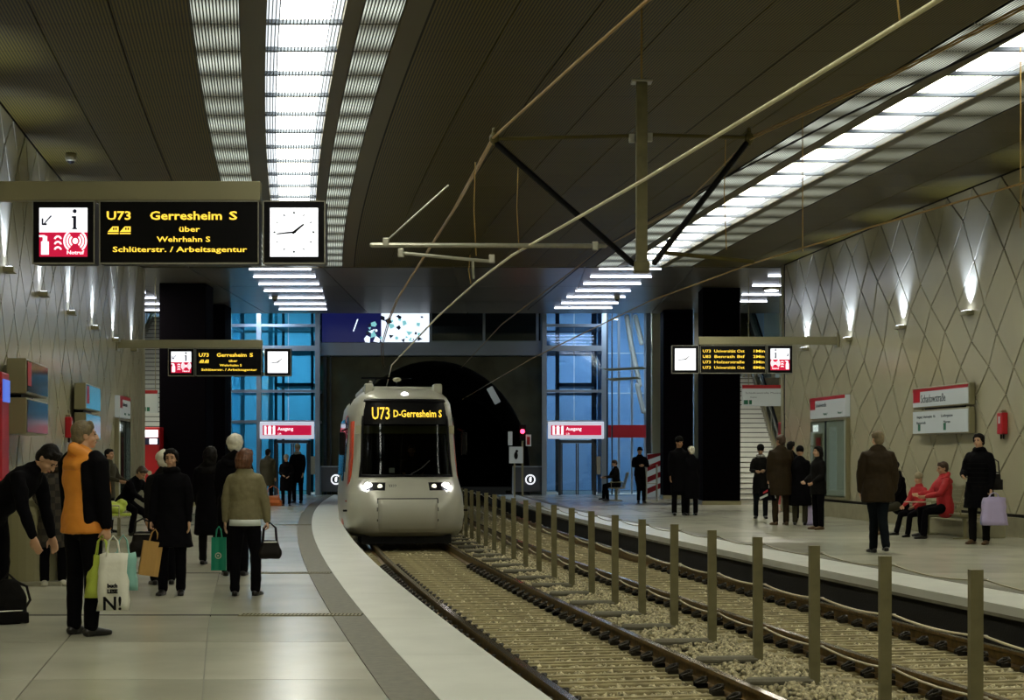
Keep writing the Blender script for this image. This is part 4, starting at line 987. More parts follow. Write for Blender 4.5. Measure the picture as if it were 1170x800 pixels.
board(38.3,193,333,[('info',193,223),('text',224.5,300),('clock',303,333)],(136,300,388.5,398,398.5,430),['smaller distant hanging board over the left platform with the same text'],LN)
LR=[]
for i,(a,b) in enumerate((('Universität Ost','1Min'),('Benrath Btf','2Min'),('Holzerstraße','3Min'),('Universität Ost','8Min'))):
    v=.79-.195*i; LR+=[('U73' if i!=1 else 'U83',.10,v,.10,'CENTER',.12),(a,.44,v,.10,'CENTER',.46),(b,.89,v,.10,'CENTER',.17)]
board(38.3,767,905,[('clock',767,798),('text',799.5,874.5),('info',876,905)],(798,958,385,394,395,427),['hanging board listing four departures over the right platform'],LR,mirror=True)
# ---- wall boxes; frame: local x runs along the wall away from the camera, local y towards the track
def wallthing(name,side,Ya,Yb,label,cat,z):
    off=WL if side<0 else WR; a=P(off,Ya,z); b=P(off,Yb,z); c=(a+b)/2
    t=empty(name,c,0,label,cat); d=(b-a); t.rotation_euler=(0,0,math.atan2(d.y,d.x)); t['L']=0; del t['L']
    return t,d.length,(-1 if side<0 else 1)
def ftext(body,par,x,y,z,h,m,side,width=None,bold=0,align='CENTER'):
    # lettering readable from the track side
    return text(body,par,(x,y,z),(PI/2,0,0) if side<0 else (PI/2,0,PI),h,m,width=width,bold=bold,align=align)
def signbox(side,Ya,Yb,zb,zm0,zm1,zt_,depth,label,face,top_text=None,red_bar=True):
    t,L,s=wallthing('station_sign',side,Ya,Yb,label,'sign',zb); k=-depth if side<0 else depth   # local y: left wall track side is -y
    f=lambda a,b:(min(a,b),max(a,b))
    for (z0,z1,nm) in ((zm1-zb,zt_-zb,'upper_box'),(0,zm0-zb,'lower_box')):
        b=MB().bbox(-L/2,L/2,*f(k*.25,k),z0,z1,.015).build(nm,M['alu'],t)
        y0=k+(-.01 if side<0 else .01)
        MB().box(-L/2+.04,L/2-.04,*f(k,y0),z0+.03,z1-.03).build('face',face,b)
        y1=y0+(-.004 if side<0 else .004)
        if nm=='upper_box':
            if red_bar: MB().box(-L/2+.04,L/2-.04,*f(k,y1),z1-.09,z1-.03).build('red_bar',M['red'],b)
            sx=1 if side>0 else -1   # text start is at far end on the right wall
            MB().box(*f(sx*(L/2-.06),sx*(L/2-.42)),*f(k,y1),z0+.12,z1-.05).build('line_tile',M['red'],b)
            if top_text: ftext(top_text,b,sx*(L/2-.45)-sx*.65,y1,z0+(z1-z0)*.42,.17,M['print'],side,width=1.25)
        else:
            sx=1 if side>0 else -1
            if side<0: continue
            for (tx,xx,zz,ww) in (('Ausgang  Schadowplatz  Kö',sx*.62,.72,1.2),('Blumenstraße',sx*.85,.48,.6),('Liefergasse',-sx*.35,.72,.7),('Museum',-sx*.35,.48,.4)):
                ftext(tx,b,xx*L/2.6,y1,z0+(z1-z0)*zz,.055,M['print'],side,width=ww*.8)
            for xx in (sx*.95,-sx*.25):
                MB().box(xx*L/2.6-.06,xx*L/2.6+.06,*f(k,y1),z0+.08,z0+.22).build('exit_tile',M['green'],b)
    MB().box(-L/2+.5,L/2-.5,*f(0,k*.6),zm0-zb-.02,zm1-zb+.02).build('bracket',M['black'],t)
    return t
signbox(1,30.3,33.1,1.92,2.43,2.47,2.90,.16,'white twin station sign reading Schadowstraße on the right wall',M['dimlit'],'Schadowstraße')
blk=mat('dark glossy sign face',(.06,.06,.045),.12)
signbox(-1,23.2,25.4,1.80,2.34,2.40,2.92,.38,'dark glass twin display case nearest on the left wall',blk,None,False)
teal=mat('teal sign face',(.10,.25,.32),.15,em=(.10,.35,.5),es=.35)
signbox(-1,30.9,33.1,1.80,2.34,2.40,2.92,.30,'teal-lit twin display case behind the orange-jacketed man',teal,None,False)
def showcase(side,Ya,Yb,label):
    t,L,s=wallthing('display_case',side,Ya,Yb,label,'display case',.45); k=-.10 if side<0 else .10; f=lambda a,b:(min(a,b),max(a,b)); sx=1 if side>0 else -1
    e=-.006 if side<0 else .006
    MB().bbox(-L/2,L/2,*f(0,k),0,1.95,.01).build('case',M['alu'],t)
    MB().box(-L/2+.08,L/2-.08,*f(k,k+e),.08,1.87).build('back_panel',mat('case light',(.34,.35,.30),.3,em=(.60,.62,.52),es=.13),t)
    MB().box(*f(sx*(L/2-.15),sx*(L/2-.95)),*f(k,k+e*2),.15,1.6).build('poster',M['enamel'],t)
    MB().box(*f(sx*(L/2-.45),sx*(L/2-.8)),*f(k,k+e*3),.5,1.5).build('poster_print',M['redlit'] if 0 else M['red'],t)
    MB().box(*f(sx*(L/2-1.15),sx*(L/2-1.25)),*f(k,k+e*4),.05,1.9).build('mullion',M['darkframe'],t)
    MB().box(*f(sx*(L/2-1.5),sx*(L/2-2.05)),*f(k,k+e*3),.2,1.75).build('poster',M['dimlit'],t)
    MB().box(*f(sx*(L/2-.2),sx*(L/2-.6)),*f(k,k+e*3),1.65,1.82).build('lit_label',M['whitelit'],t)
    MB().box(-L/2+.05,L/2-.05,*f(k+e*5,k+e*6),.05,1.9).build('glass_door',M['glassb'],t)
    b=MB().bbox(-L/2,L/2,*f(0,k*1.3),1.98,2.50,.01).build('header_sign',M['dimlit'],t)
    MB().box(-L/2,L/2,*f(k*1.3,k*1.3+e),2.42,2.50).build('red_bar',M['red'],b); MB().box(*f(sx*(L/2-.02),sx*(L/2-.42)),*f(k*1.3,k*1.3+e),2.2,2.42).build('line_tile',M['red'],b)
    ftext('Schadowstraße',b,sx*(L/2-.45)-sx*.45,k*1.3+e,2.30,.10,M['print'],side,width=.85)
    ftext('Ausgang 1',b,sx*.1,k*1.3+e,2.08,.06,M['green'],side); ftext('Museum 2',b,-sx*(L/2-.35),k*1.3+e,2.08,.06,M['green'],side)
showcase(1,37.4,40.1,'display case with red-topped sign on the right wall'); showcase(-1,37.9,39.9,'display case with pale glass on the far left wall')
# emergency call boxes
for side,Y,z,lab in ((1,29.1,2.1,'red call box on the right wall above the woman with the lavender bag'),(-1,30.3,2.05,'red call box on the left wall between the display cases')):
    t,L,s=wallthing('call_box',side,Y-.12,Y+.12,lab,'call box',z-.22); f=lambda a,b:(min(a,b),max(a,b)); k=-.12 if side<0 else .12
    MB().bbox(-.11,.11,*f(0,k),0,.40,.02).build('box',M['red'],t); MB().box(-.03,.03,*f(k,k*1.05),.2,.33).build('label',M['dimlit'],t)
    MB().tube([(-.05,k*.5,.0),(-.05,k*.5,-.07)],.018,6).tube([(.05,k*.5,.0),(.05,k*.5,-.07)],.018,6).build('cable_gland',M['black'],t); MB().bbox(-.05,.05,*f(.01*k,k*.8),.40,.45,.01).build('cap',M['alu'],t)
# uplights
for side,Ys_ in ((-1,(20.1,23.6,27.1,30.6,34.1,37.6,41.1)),(1,(27.1,30.6,34.0,37.4,40.8))):
    for i,Y in enumerate(Ys_):
        off=WL if side<0 else WR
        nth=['nearest','second','third','fourth','fifth','sixth','farthest'] if side<0 else ['nearest','second','third','fourth','farthest']
        t=empty('wall_uplight',P(off,Y,4.27),math.atan(-slope(Y)),'%s of the small uplights along the %s wall, counted from the camera'%(nth[i],'left' if side<0 else 'right'),'wall light','uplights on the %s wall'%('left' if side<0 else 'right'))
        d=-side
        MB().bbox(min(0,d*.16),max(0,d*.16),-.16,.16,-.05,.03,.008).build('housing',M['alu'],t)
        MB().box(*sorted((d*.04,d*.14)),-.12,.12,.031,.036).build('lens',M['tube'],t)
        light('up_light','SPOT',(d*.14,0,.05),UP_W,(.55,.65,1.0),.03,(PI-side*-.10,0,0) if 0 else (PI,side*.16,0),1.3,t,blend=.9)
# ticket machines
def machine(x,label,h=1.95):
    Y=46.5; X=px(x,0,Y).x; t=empty('ticket_machine',(X,Y,0),0,label,'ticket machine')
    MB().bbox(-.36,.36,0,.5,.05,h,.03).build('cabinet',M['red'],t); MB().box(-.30,.30,-.01,0,h-.30,h-.08).build('header_light',M['whitelit'],t)
    MB().box(-.34,.34,-.02,-.001,h-.52,h-.32).build('screen_band',M['navy'],t); MB().box(.05,.28,-.03,-.02,h-.5,h-.34).build('screen',M['whitelit'],t)
    MB().tube([(.05,-.01,1.0),(.05,-.02,1.0)],.07,12,round_ends=False).build('coin_slot',M['enamel'],t); MB().tube([(.05,-.01,.65),(.05,-.02,.65)],.07,12,round_ends=False).build('card_slot',M['enamel'],t)
    MB().box(-.3,.3,-.005,0,.2,.5).build('outlet',M['darkframe'],t)
machine(169,'red ticket machine at the end of the left wall',2.35); machine(906,'red ticket machine at the end of the right wall',2.5)
# directional sign before the right stairs and its twin on the left
for (x0,x1,y0,y1,Y,lab) in ((848,899,440,464,45.5,'wide hanging exit sign with red bar before the right stairs'),(160,180,446,472,45.5,'small hanging exit sign with red bar before the left stairs')):
    a=px(x0,y1,Y); b=px(x1,y0,Y); t=empty('exit_sign',((a.x+b.x)/2,Y,a.z),0,lab,'sign'); w_=(b.x-a.x)/2; hh=b.z-a.z
    MB().bbox(-w_,w_,0,.12,0,hh,.01).build('box',M['dimlit'],t); MB().box(-w_,w_,-.006,0,hh-.1,hh).build('red_bar',M['red'],t)
    if w_>.4: text('Schadowstraße Museum',t,(0,-.01,hh*.62),(PI/2,0,0),.05,M['print'],width=w_*1.7); text('Ausgang',t,(-w_*.5,-.01,hh*.42),(PI/2,0,0),.04,M['print'])
    MB().box(-w_+.05,-w_+.17,-.01,0,.05,.17).box(-w_+.2,-w_+.28,-.01,0,.05,.17).build('exit_tile',M['green'],t)
    for s in (-1,1): MB().tube([(s*w_*.7,.06,hh),(s*w_*.7,.06,H-a.z)],.012,6).build('hanger',M['alu'],t)
# cameras (domes) under the ceiling
for x,y,Y,lab in ((81,176,27.2,'small dome camera under the near left ceiling'),(314,341,51,'small dome camera under the left ladder of tube lights'),(705,340,51,'small dome camera under the right ladder of tube lights')):
    p=px(x,y,Y); t=empty('dome_camera',(p.x,Y,H),0,lab,'camera'); MB().tube([(0,0,-.07),(0,0,-.02)],.10,14).build('mount',M['alu'],t); MB().ell((0,0,-.10),(.08,.08,.08)).build('dome',M['black'],t)
# red vending machine at the far left edge of the frame
t,L,s=wallthing('red_column',-1,20.9,21.5,'red lit column at the left picture edge, beside the display case','column',0)
MB().bbox(-L/2,L/2,-.4,0,0,2.6,.02).build('column_body',M['red'],t); MB().box(-L/2+.05,L/2-.05,-.42,-.4,2.2,2.5).build('blue_display',mat('blue display',(.02,.03,.2),.3,em=(.1,.2,.8),es=.8),t)
# ---- benches of the platforms
t=empty('bench_block',(8.35,30.2,0),heading(30)*1.0,'beige stone bench block behind the seated people','bench block')
MB().bbox(-.28,.28,-1.9,1.5,.0,.30,.02).build('plinth',M['wallstone'],t); MB().bbox(-.32,.32,.2,1.55,.30,.52,.02).build('block',M['wallstone'],t)
metal_bench((7.95,28.9,0),heading(29),4,'slatted metal bench with backrests carrying the three seated people on the right',M['alu'])
metal_bench((-7.12,28.2,0),heading(28)+PI,4,'pale slatted bench without backrest along the left wall',M['enamel'],back=False)
# steel leaning stand behind the left figures
g=ground(36,668); t=empty('litter_bin_stand',g,0,'tall rounded steel stand behind the bending man','bin')
MB().tube([(0,0,.05),(0,0,.8)],[(.30,.2),(.30,.2)],20,side=(1,0,0)).build('body',M['alu'],t); MB().tube([(.34,0,0),(.34,0,.93)],.03,8).tube([(-.1,0,0),(-.1,0,.86)],.025,8).build('pole',M['steel'],t); MB().bbox(-.25,.4,-.2,.2,0,.05,.01).build('foot',M['steel'],t)
# ================================================================ PEOPLE
def dirv(f,o,s):
    f=math.radians(f); o=math.radians(o)
    return Vector((s*math.sin(o),-math.sin(f)*math.cos(o),-math.cos(f)*math.cos(o))).normalized()
def hand(b,wr,d,palm,grip,s,fr=.0085):
    """palm, four unequal bent fingers and a thumb that leaves the side of the palm. d: direction of the hand, palm: palm normal"""
    d=d.normalized(); n=(palm-d*palm.dot(d)).normalized(); side=d.cross(n).normalized()*s   # towards the thumb
    b.tube([wr-d*.03,wr+d*.01,wr+d*.05,wr+d*.088],[(.024,.019),(.030,.018),(.040,.016),(.038,.013)],8,side=side)
    for k,(l,off) in enumerate(((.070,.030),(.078,.010),(.072,-.010),(.056,-.029))):
        p=wr+d*.085+side*off; c=math.radians(22 if not grip else 62); v=d; pts=[p-d*.015,p]
        for q,part in enumerate((.45,.32,.25)):
            a=c*(q*.8+.45) if not grip else c*(q+.75)
            v=(d*math.cos(a)+n*math.sin(a)); p=p+v*l*part; pts.append(p)
        b.tube(pts,[fr*1.1,fr*1.1,fr,fr*.95,fr*.8],6)
    p=wr+d*.022+side*.024; v1=(d*.6+side*.75+n*.25).normalized(); v2=(d*.9+side*.15+n*(.35 if not grip else .9)).normalized()
    b.tube([p,p+v1*.035,p+v1*.035+v2*.028,p+v1*.035+v2*.052],[fr*1.5,fr*1.3,fr*1.15,fr*.9],6)
    return wr+d*.09+n*.015
def remesh(o,vox,sm=3,fac=.6,disp=0,dscale=.18):
    m=o.modifiers.new('fuse','REMESH'); m.mode='VOXEL'; m.voxel_size=vox; m.use_smooth_shade=True
    if sm: m=o.modifiers.new('smooth','SMOOTH'); m.factor=fac; m.iterations=sm
    if disp:
        m=o.modifiers.new('folds','DISPLACE'); m.texture=TEX; m.strength=disp; m.mid_level=.5; m.texture_coords='LOCAL'
TEX=bpy.data.textures.new('folds','CLOUDS'); TEX.noise_scale=.11; TEX.noise_depth=1
PEOPLE=[]
def person(loc,h,face,label,top='cl_black',top_len=.30,legs_m='cl_black',hair='short',hair_m='hair_black',skin='skin',shoe='shoe',
           lean=0,head=(0,0),arms=None,legs=None,sit=False,female=False,flare=.0,hood=None,scarf=None,hat=None,near=False,extras=(),coat_open=False,
           bulk=1.0,grip=(0,0),skirt=None,group=None,jag=None):
    """face: degrees, 0 = towards the camera, 90 = to the right in the picture, 180 = away. arms/legs: per side (thigh fwd, out, shank fwd)"""
    k=h/1.75; t=empty('person',loc,math.radians(face),label,'person',group)
    vb=(.0085 if near else .0125); vc=(.014 if near else .021)
    sw=(.165 if female else .19)*1; hip=.09
    arms=arms or ((4,6,12,1),(4,6,12,1)); legs=legs or ((1,3,-2),(1,3,-2))
    pel=Vector((0,0,.93)); ln=math.radians(lean); up=Vector((0,-math.sin(ln),math.cos(ln))); fw=Vector((0,-math.cos(ln),-math.sin(ln)))
    T=lambda x,f,u: pel+Vector((x,0,0))+fw*f+up*u     # torso coordinates
    J={}
    for i,s in enumerate((-1,1)):
        f1,o1,f2,o2=arms[i]; sh=T(s*sw,0,.485); el=sh+dirv(f1,o1,s)*.285; wr=el+dirv(f2,o2,s)*.25; J[s]=[sh,el,wr,dirv(f2,o2,s)]
        g1,p1,g2=legs[i]; hp=pel+Vector((s*hip,0,-.02)); kn=hp+dirv(g1,p1,s)*.43; an=kn+dirv(g2,0,s)*.41; J[s]+= [hp,kn,an]
    low=min(J[s][6].z for s in (-1,1)); dz=.085-low
    sh_=Vector((0,0,dz))
    pel+=sh_
    for s in (-1,1): J[s]=[ (v+sh_ if n!=3 else v) for n,v in enumerate(J[s])]
    nk=T(0,.0,.55); hd=T(0,.02,.71)
    if lean>30: hd=T(0,.02,.70)
    yaw,pit=math.radians(head[0]),math.radians(head[1])
    R=Matrix.Rotation(yaw,3,'Z')@Matrix.Rotation(ln*.6+pit,3,'X')
    if abs(ln)>0: hd=nk+ (up*.7+Vector((0,-math.sin(pit+ln*.6),math.cos(pit+ln*.6)))*.3).normalized()*.16
    HH=lambda x,f,u: hd+R@Vector((x,-f,u))
    fm=.92 if female else 1.0
    # ---- body: one surface
    b=MB()
    b.tube([T(0,0,-.06),T(0,0,.05),T(0,.005,.20),T(0,.0,.36),T(0,-.005,.47),T(0,-.01,.53)],[(.15,.105),(.16*fm,.11),(.125*fm,.095),(.158*fm,.112),(.16*fm,.09),(.08,.065)],14,side=(1,0,0))
    b.tube([T(0,-.01,.48),nk,HH(0,-.02,-.06)],[.07,.056*fm,.055*fm],10)
    for s in (-1,1):
        sh,el,wr,hdv,hp,kn,an=J[s]
        b.tube([T(s*.09,0,.49),sh-up*.01,sh.lerp(el,.35),el,el.lerp(wr,.35),wr],[.045,.045*fm,.042*fm,.037*fm,.038*fm,.024*fm],10)
        b.tube([hp+Vector((0,0,.03)),hp.lerp(kn,.3),kn,kn.lerp(an,.3)+Vector((0,.006,0)),an],[.084,.076,.048,.046,.032],10)
        fd=Vector((0,-1,0)); b.tube([an-fd*.02-Vector((0,0,.03)),an+fd*.06-Vector((0,0,.045)),an+fd*.12-Vector((0,0,.055))],[.032,.03,.022],8)
        palm=Vector((-s,0,0)) if abs(hdv.z)>.7 else Vector((0,0,1))*1
        if abs(hdv.z)<=.7: palm=Vector((-s*.8,0,.5))
        J[s].append(hand(b,wr,hdv,palm,grip[(s+1)//2],s,.0085 if near else .0115))
    # head with brow, nose, cheeks, chin, ears
    b.ell(HH(0,-.012,.025),(.073,.092,.088),R); b.ell(HH(0,.022,-.035),(.056,.062,.072),R); b.ell(HH(0,.058,-.088),(.026,.024,.020),R)
    b.tube([HH(0,.083,.018),HH(0,.100,-.014),HH(0,.106,-.030)],[.008,.011,.0125],8); b.ell(HH(0,.082,-.062),(.024,.010,.010),R)
    for s in (-1,1):
        b.ell(HH(s*.030,.066,.026),(.022,.014,.009),R); b.ell(HH(s*.038,.055,-.035),(.020,.022,.022),R); b.ell(HH(s*.074,-.012,-.008),(.010,.020,.032),R); b.ell(HH(s*.010,.098,-.032),(.008,.008,.007),R)
    body_=b.build('body',M[skin],t); remesh(body_,vb,2,.5)
    # eyes, brows, mouth
    if near or h>0:
        e=MB()
        for s in (-1,1): e.ell(HH(s*.028,.0765,.006),(.013,.007,.0065),R,10,6)
        e.build('eyes',M['eye'],t,smooth=True)
        e=MB()
        for s in (-1,1): e.tube([HH(s*.012,.0845,.024),HH(s*.028,.0825,.030),HH(s*.044,.073,.024)],[.003,.0038,.002],6)
        e.build('eyebrows',M[hair_m] if hair_m not in('hair_white','hair_grey') else M['hair_brown'],t,smooth=True)
        e=MB(); e.tube([HH(-.022,.083,-.062),HH(0,.0925,-.060),HH(.022,.083,-.062)],[.003,.0055,.003],6); e.build('mouth',M['lips'],t,smooth=True)
    # ---- hair and hats
    if not hat or hair in('bob','long'):
        b=MB()
        b.ell(HH(0,-.026,.040),(.083,.096,.088),R); b.ell(HH(0,-.052,-.012),(.074,.066,.080),R)
        for q in range(5):
            a=(q-2)*.42; b.tube([HH(.058*math.sin(a),.050*math.cos(a),.098),HH(.072*math.sin(a),.076*math.cos(a)-.008,.066)],[.022,.014],6)
        for s in (-1,1): b.tube([HH(s*.070,.012,.062),HH(s*.078,-.004,.022)],[.022,.012],6)
        if hair=='bob':
            for q in range(9):
                a=PI/2+.35+(PI-.7)*q/8; x=math.cos(a)*0; 
                ang=-1.75+3.5*q/8; b.tube([HH(.074*math.sin(ang),-.03-.060*math.cos(ang),.05),HH(.090*math.sin(ang),-.03-.078*math.cos(ang),-.03),HH(.084*math.sin(ang),-.028-.072*math.cos(ang),-.115)],[.028,.030,.020],8)
        if hair=='puff': b.ell(HH(0,-.03,.045),(.108,.112,.102),R); b.ell(HH(0,-.05,-.01),(.098,.08,.08),R)
        if hair=='bun':
            for s in (-1,1): b.tube([HH(s*.030,.066,.088),HH(s*.070,.040,.050),HH(s*.080,.010,.000),HH(s*.070,-.035,-.045)],[.011,.013,.015,.018],8)
            b.ell(HH(0,-.115,.01),(.045,.04,.045),R)
        if hair=='long': b.tube([HH(0,-.06,.03),HH(0,-.085,-.10),HH(0,-.08,-.25)],[(.08,.05),(.085,.045),(.06,.03)],10,side=(1,0,0))
        o=b.build('hair',M[hair_m],t); remesh(o,.009 if near else .012,2,.5,.035 if hair=='puff' else .022 if hair=='bob' else .014)
    if hat:
        b=MB(); b.ell(HH(0,-.020,.066),(.090,.102,.074),R); b.tube([HH(0,-.008,.052),HH(0,-.014,.068)],[(.090,.101),(.092,.103)],14,side=R@Vector((1,0,0)))
        o=b.build('hat',M[hat],t); remesh(o,.010,2,.5)
    # ---- top garment: torso and sleeves fused
    g=bulk; b=MB(); hem=top_len
    tw_=[(.178,.125),(.185*fm,.132),(.165*fm,.125),(.188*fm,.138),(.185*fm,.115),(.105,.085)]
    if jag: tw_[1]=(.17,.12)
    tw_=[(a*g,c*g) for a,c in tw_]
    b.tube([T(0,0,-.02),T(0,0,.06),T(0,.005,.20),T(0,.0,.36),T(0,-.005,.475),T(0,-.01,.535)],tw_,16,side=(1,0,0))
    if hem>.06:
        if sit or lean>25:
            b.tube([T(0,0,.03),T(0,0,-.06)],[(.19*g,.14*g),(.19*g,.145*g)],16,side=(1,0,0))
        else:
            kx=(J[-1][5]+J[1][5])/2; dn=Vector((0,(kx.y-pel.y)*.5,-1)).normalized()
            b.tube([T(0,0,.05),pel+dn*(hem*.5),pel+dn*hem],[(.188*g,.135*g),((.195+flare*.5)*g,(.142+flare*.4)*g),((.198+flare)*g,(.146+flare*.8)*g)],18,side=(1,0,0),round_ends=False)
    b.tube([T(0,-.012,.50),T(0,-.012,.585)],[(.085,.078),(.066,.066)],12,side=(1,0,0))
    for s in (-1,1):
        sh,el,wr,hdv=J[s][:4]
        b.tube([T(s*.07,0,.485),sh-up*.022-Vector((s*.012,0,0)),sh.lerp(el,.4),el,el.lerp(wr,.5),wr-hdv*.01],[.058*g,.070*g,.066*g,.056*g,.050*g,.041*g],12)
    o=b.build('jacket' if hem<.45 else 'coat',M[top],t); remesh(o,vc,3,.6,.022 if near else .018)
    jk=o
    # ---- trousers
    b=MB(); b.tube([T(0,0,.10),pel+Vector((0,0,-.04))],[(.158,.118),(.172,.128)],14,side=(1,0,0))
    for s in (-1,1):
        hp,kn,an=J[s][4:7]
        b.tube([hp+Vector((0,0,.02)),hp.lerp(kn,.35),kn,kn.lerp(an,.5),an-(an-kn).normalized()*.0],[.100,.094,.072,.066,.062 if not skirt else .055],12)
    o=b.build('trousers',M[legs_m],t); remesh(o,vc,3,.6,.014)
    if skirt:
        b=MB(); mz=pel+Vector((0,0,-skirt)); b.tube([pel+Vector((0,0,.05)),mz],[(.18,.13),(.22,.19)],16,side=(1,0,0),round_ends=False); o=b.build('skirt',M[top],t); remesh(o,vc,2,.5)
    # ---- shoes
    for s in (-1,1):
        an=J[s][6]; fd=Vector((s*.15,-1,0)).normalized(); b=MB(); z0=an.z-.085
        b.tube([an-fd*.045+Vector((0,0,-.048)),an+fd*.02+Vector((0,0,-.040)),an+fd*.10+Vector((0,0,-.052)),an+fd*.17+Vector((0,0,-.060))],[(.036,.034),(.042,.040),(.046,.030),(.036,.022)],12,side=(1,0,0))
        b.tube([an+Vector((0,0,-.05)),an+Vector((0,0,.03))],[.044,.046],10)
        b.tube([an-fd*.05+Vector((0,0,-.076)),an+fd*.17+Vector((0,0,-.076))],[(.038,.010),(.042,.010)],10,side=(1,0,0))
        o=b.build('shoe',M[shoe],t); remesh(o,.010,2,.5)
    if hood:
        b=MB(); b.tube([T(-.13,-.05,.50),T(-.06,-.10,.46),T(.06,-.10,.46),T(.13,-.05,.50)],[.045,.060,.060,.045],10); b.tube([T(-.12,-.02,.53),T(0,-.10,.60),T(.12,-.02,.53)],[.045,.055,.045],10); b.tube([T(-.10,.03,.53),T(0,.08,.49),T(.10,.03,.53)],[.035,.035,.035],10)
        o=b.build('hood',M[hood],t); remesh(o,.012,3,.6,.02)
    if scarf:
        b=MB(); pts=[]; 
        for q in range(9): a=2*PI*q/8; pts.append(T(.075*math.sin(a),.075*math.cos(a),.57+.01*math.sin(3*a)))
        b.tube(pts,.040,10); o=b.build('scarf',M[scarf],t); remesh(o,.012,2,.5,.015)
    t.scale=(k,k,k); t['tmp']=0; del t['tmp']
    info=dict(t=t,J=J,T=T,HH=HH,k=k,up=up,pel=pel,jacket=jk)
    mt=Matrix.Translation(t.location)@Matrix.Rotation(math.radians(face),4,'Z')@Matrix.Diagonal((k,k,k,1)); info['W']=lambda v:mt@v
    return info
def F(x,y): 
    g=ground(x,y); return (g.x,g.y,0)
def hgt(y0,y1): Y=EYE*FPX/(y1-HOR); return (y1-y0)*Y/FPX
def carrier(p,w_,h_,m,label,rz=0,d=.10,logo=None,strap=.14,paper=False,group=None,cat='bag',crumple=True,name='carrier_bag',words=()):
    """bag hanging from the world point p (the hand)"""
    t=empty(name,(p.x,p.y,p.z-strap-h_),rz,label,cat,group)
    b=MB(); n=8; m_=6; vs=[]; 
    ring=[]
    for j in range(m_+1):
        v=j/m_; dd=d*(1-.75*v if not paper else 1-.3*v); ww=w_*(1-.10*v if crumple else 1)
        pr=[(-ww/2,-dd/2),(-ww/4,-dd*.62),(0,-dd*.5),(ww/4,-dd*.62),(ww/2,-dd/2),(ww/2,dd/2),(ww/4,dd*.6),(0,dd*.5),(-ww/4,dd*.6),(-ww/2,dd/2)]
        for x,y in pr:
            c=.012 if crumple else 0; vs.append((x+random.uniform(-c,c),y+random.uniform(-c,c),h_*v+(random.uniform(-c,c) if j==m_ else 0)))
    q=10; b.add(vs,[(j*q+i,j*q+(i+1)%q,(j+1)*q+(i+1)%q,(j+1)*q+i) for j in range(m_) for i in range(q)]+[tuple(range(q))])
    o=b.build('bag_body',M[m],t,smooth=crumple); md=o.modifiers.new('solid','SOLIDIFY'); md.thickness=.004
    for s in (-1,1):
        y=s*d*.14; MB().tube([(-w_*.22,y,h_-.02),(-w_*.14,y*.6,h_+strap*.7),(0,0,h_+strap),(w_*.14,y*.6,h_+strap*.7),(w_*.22,y,h_-.02)],.007,6).build('handle',M[m],t,smooth=True)
    if logo:
        MB().tube([(0,-d*.5-.004,h_*.45),(0,-d*.5-.010,h_*.45)],w_*.22,16,round_ends=False).build('print_ring',M[logo],t)
        MB().tube([(0,-d*.5-.011,h_*.45),(0,-d*.5-.014,h_*.45)],w_*.15,16,round_ends=False).build('print_disc',M[m],t); MB().tube([(0,-d*.5-.015,h_*.45),(0,-d*.5-.017,h_*.45)],w_*.07,12,round_ends=False).build('print_dot',M[logo],t)
    for (s_,z,hh) in words: text(s_,t,(0,-d*.62-.006,h_*z),(PI/2,0,.0),hh,M['black'],bold=.003)
    return t
def handbag(p,w_,h_,m,label,rz=0,d=.13,strap=.22,shoulder=None,name='handbag'):
    t=empty(name,(p.x,p.y,p.z-strap-h_),rz,label,'bag')
    b=MB(); b.tube([(-w_*.32,0,h_*.28),(w_*.32,0,h_*.28)],[(d*.5,h_*.30)]*2,12,side=(0,1,0)); b.tube([(-w_*.25,0,h_*.62),(w_*.25,0,h_*.62)],[(d*.38,h_*.28)]*2,12,side=(0,1,0)); b.box(-w_/2,w_/2,-d*.42,d*.42,.0,h_*.5)
    o=b.build('bag_body',M[m],t); remesh(o,.014,4,.6,.012)
    for s in (-1,1): MB().tube([(-w_*.34,s*d*.2,h_*.75),(-w_*.28,s*.02,h_+strap*.65),(0,0,h_+strap),(w_*.28,s*.02,h_+strap*.65),(w_*.34,s*d*.2,h_*.75)],.010,6).build('handle',M[m],t,smooth=True)
    MB().tube([(-w_*.3,-d*.40,h_*.80),(w_*.3,-d*.40,h_*.80)],.006,6).build('zip',M['steel'],t)
    return t
HANG=(3,8,3,2)
# --- left platform
a=person((-4.62,13.95,0),1.80,78,'man in dark suit bending forward over his bag at the left edge',top='cl_black',top_len=.12,lean=50,head=(-5,20),arms=((12,6,22,0),(5,6,15,0)),legs=((-4,4,-6),(6,4,-6)),shoe='shoe_w',near=True)
t=empty('backpack',(-4.40,13.75,0),.5,'black rucksack standing on the floor at the feet of the bending man','bag')
b=MB(); b.tube([(0,0,.08),(0,0,.22),(0,0,.33)],[(.17,.11),(.16,.10),(.11,.07)],14,side=(1,0,0)); b.box(-.16,.16,-.1,.1,.01,.1); o=b.build('bag_body',M['cl_dark'],t); remesh(o,.014,3,.6,.02)
MB().tube([(.13,0,.1),(.19,0,.2),(.16,0,.32),(.08,0,.36)],.012,6).tube([(-.05,0,.38),(0,0,.44),(.06,0,.38)],.010,6).build('strap',M['leather'],t); MB().tube([(-.10,-.112,.12),(.10,-.112,.12)],.005,6).build('zip',M['steel'],t)
person(F(61,669),hgt(517,669),25,'grey-blond woman in plaid wool coat standing behind the bending man',top='cl_plaid',top_len=.44,legs_m='cl_black',hair='bob',hair_m='hair_blond',shoe='shoe_w',female=True,near=True,bulk=1.06,arms=((15,12,60,-12),(10,10,30,-5)),scarf='cl_brown',head=(-10,5))
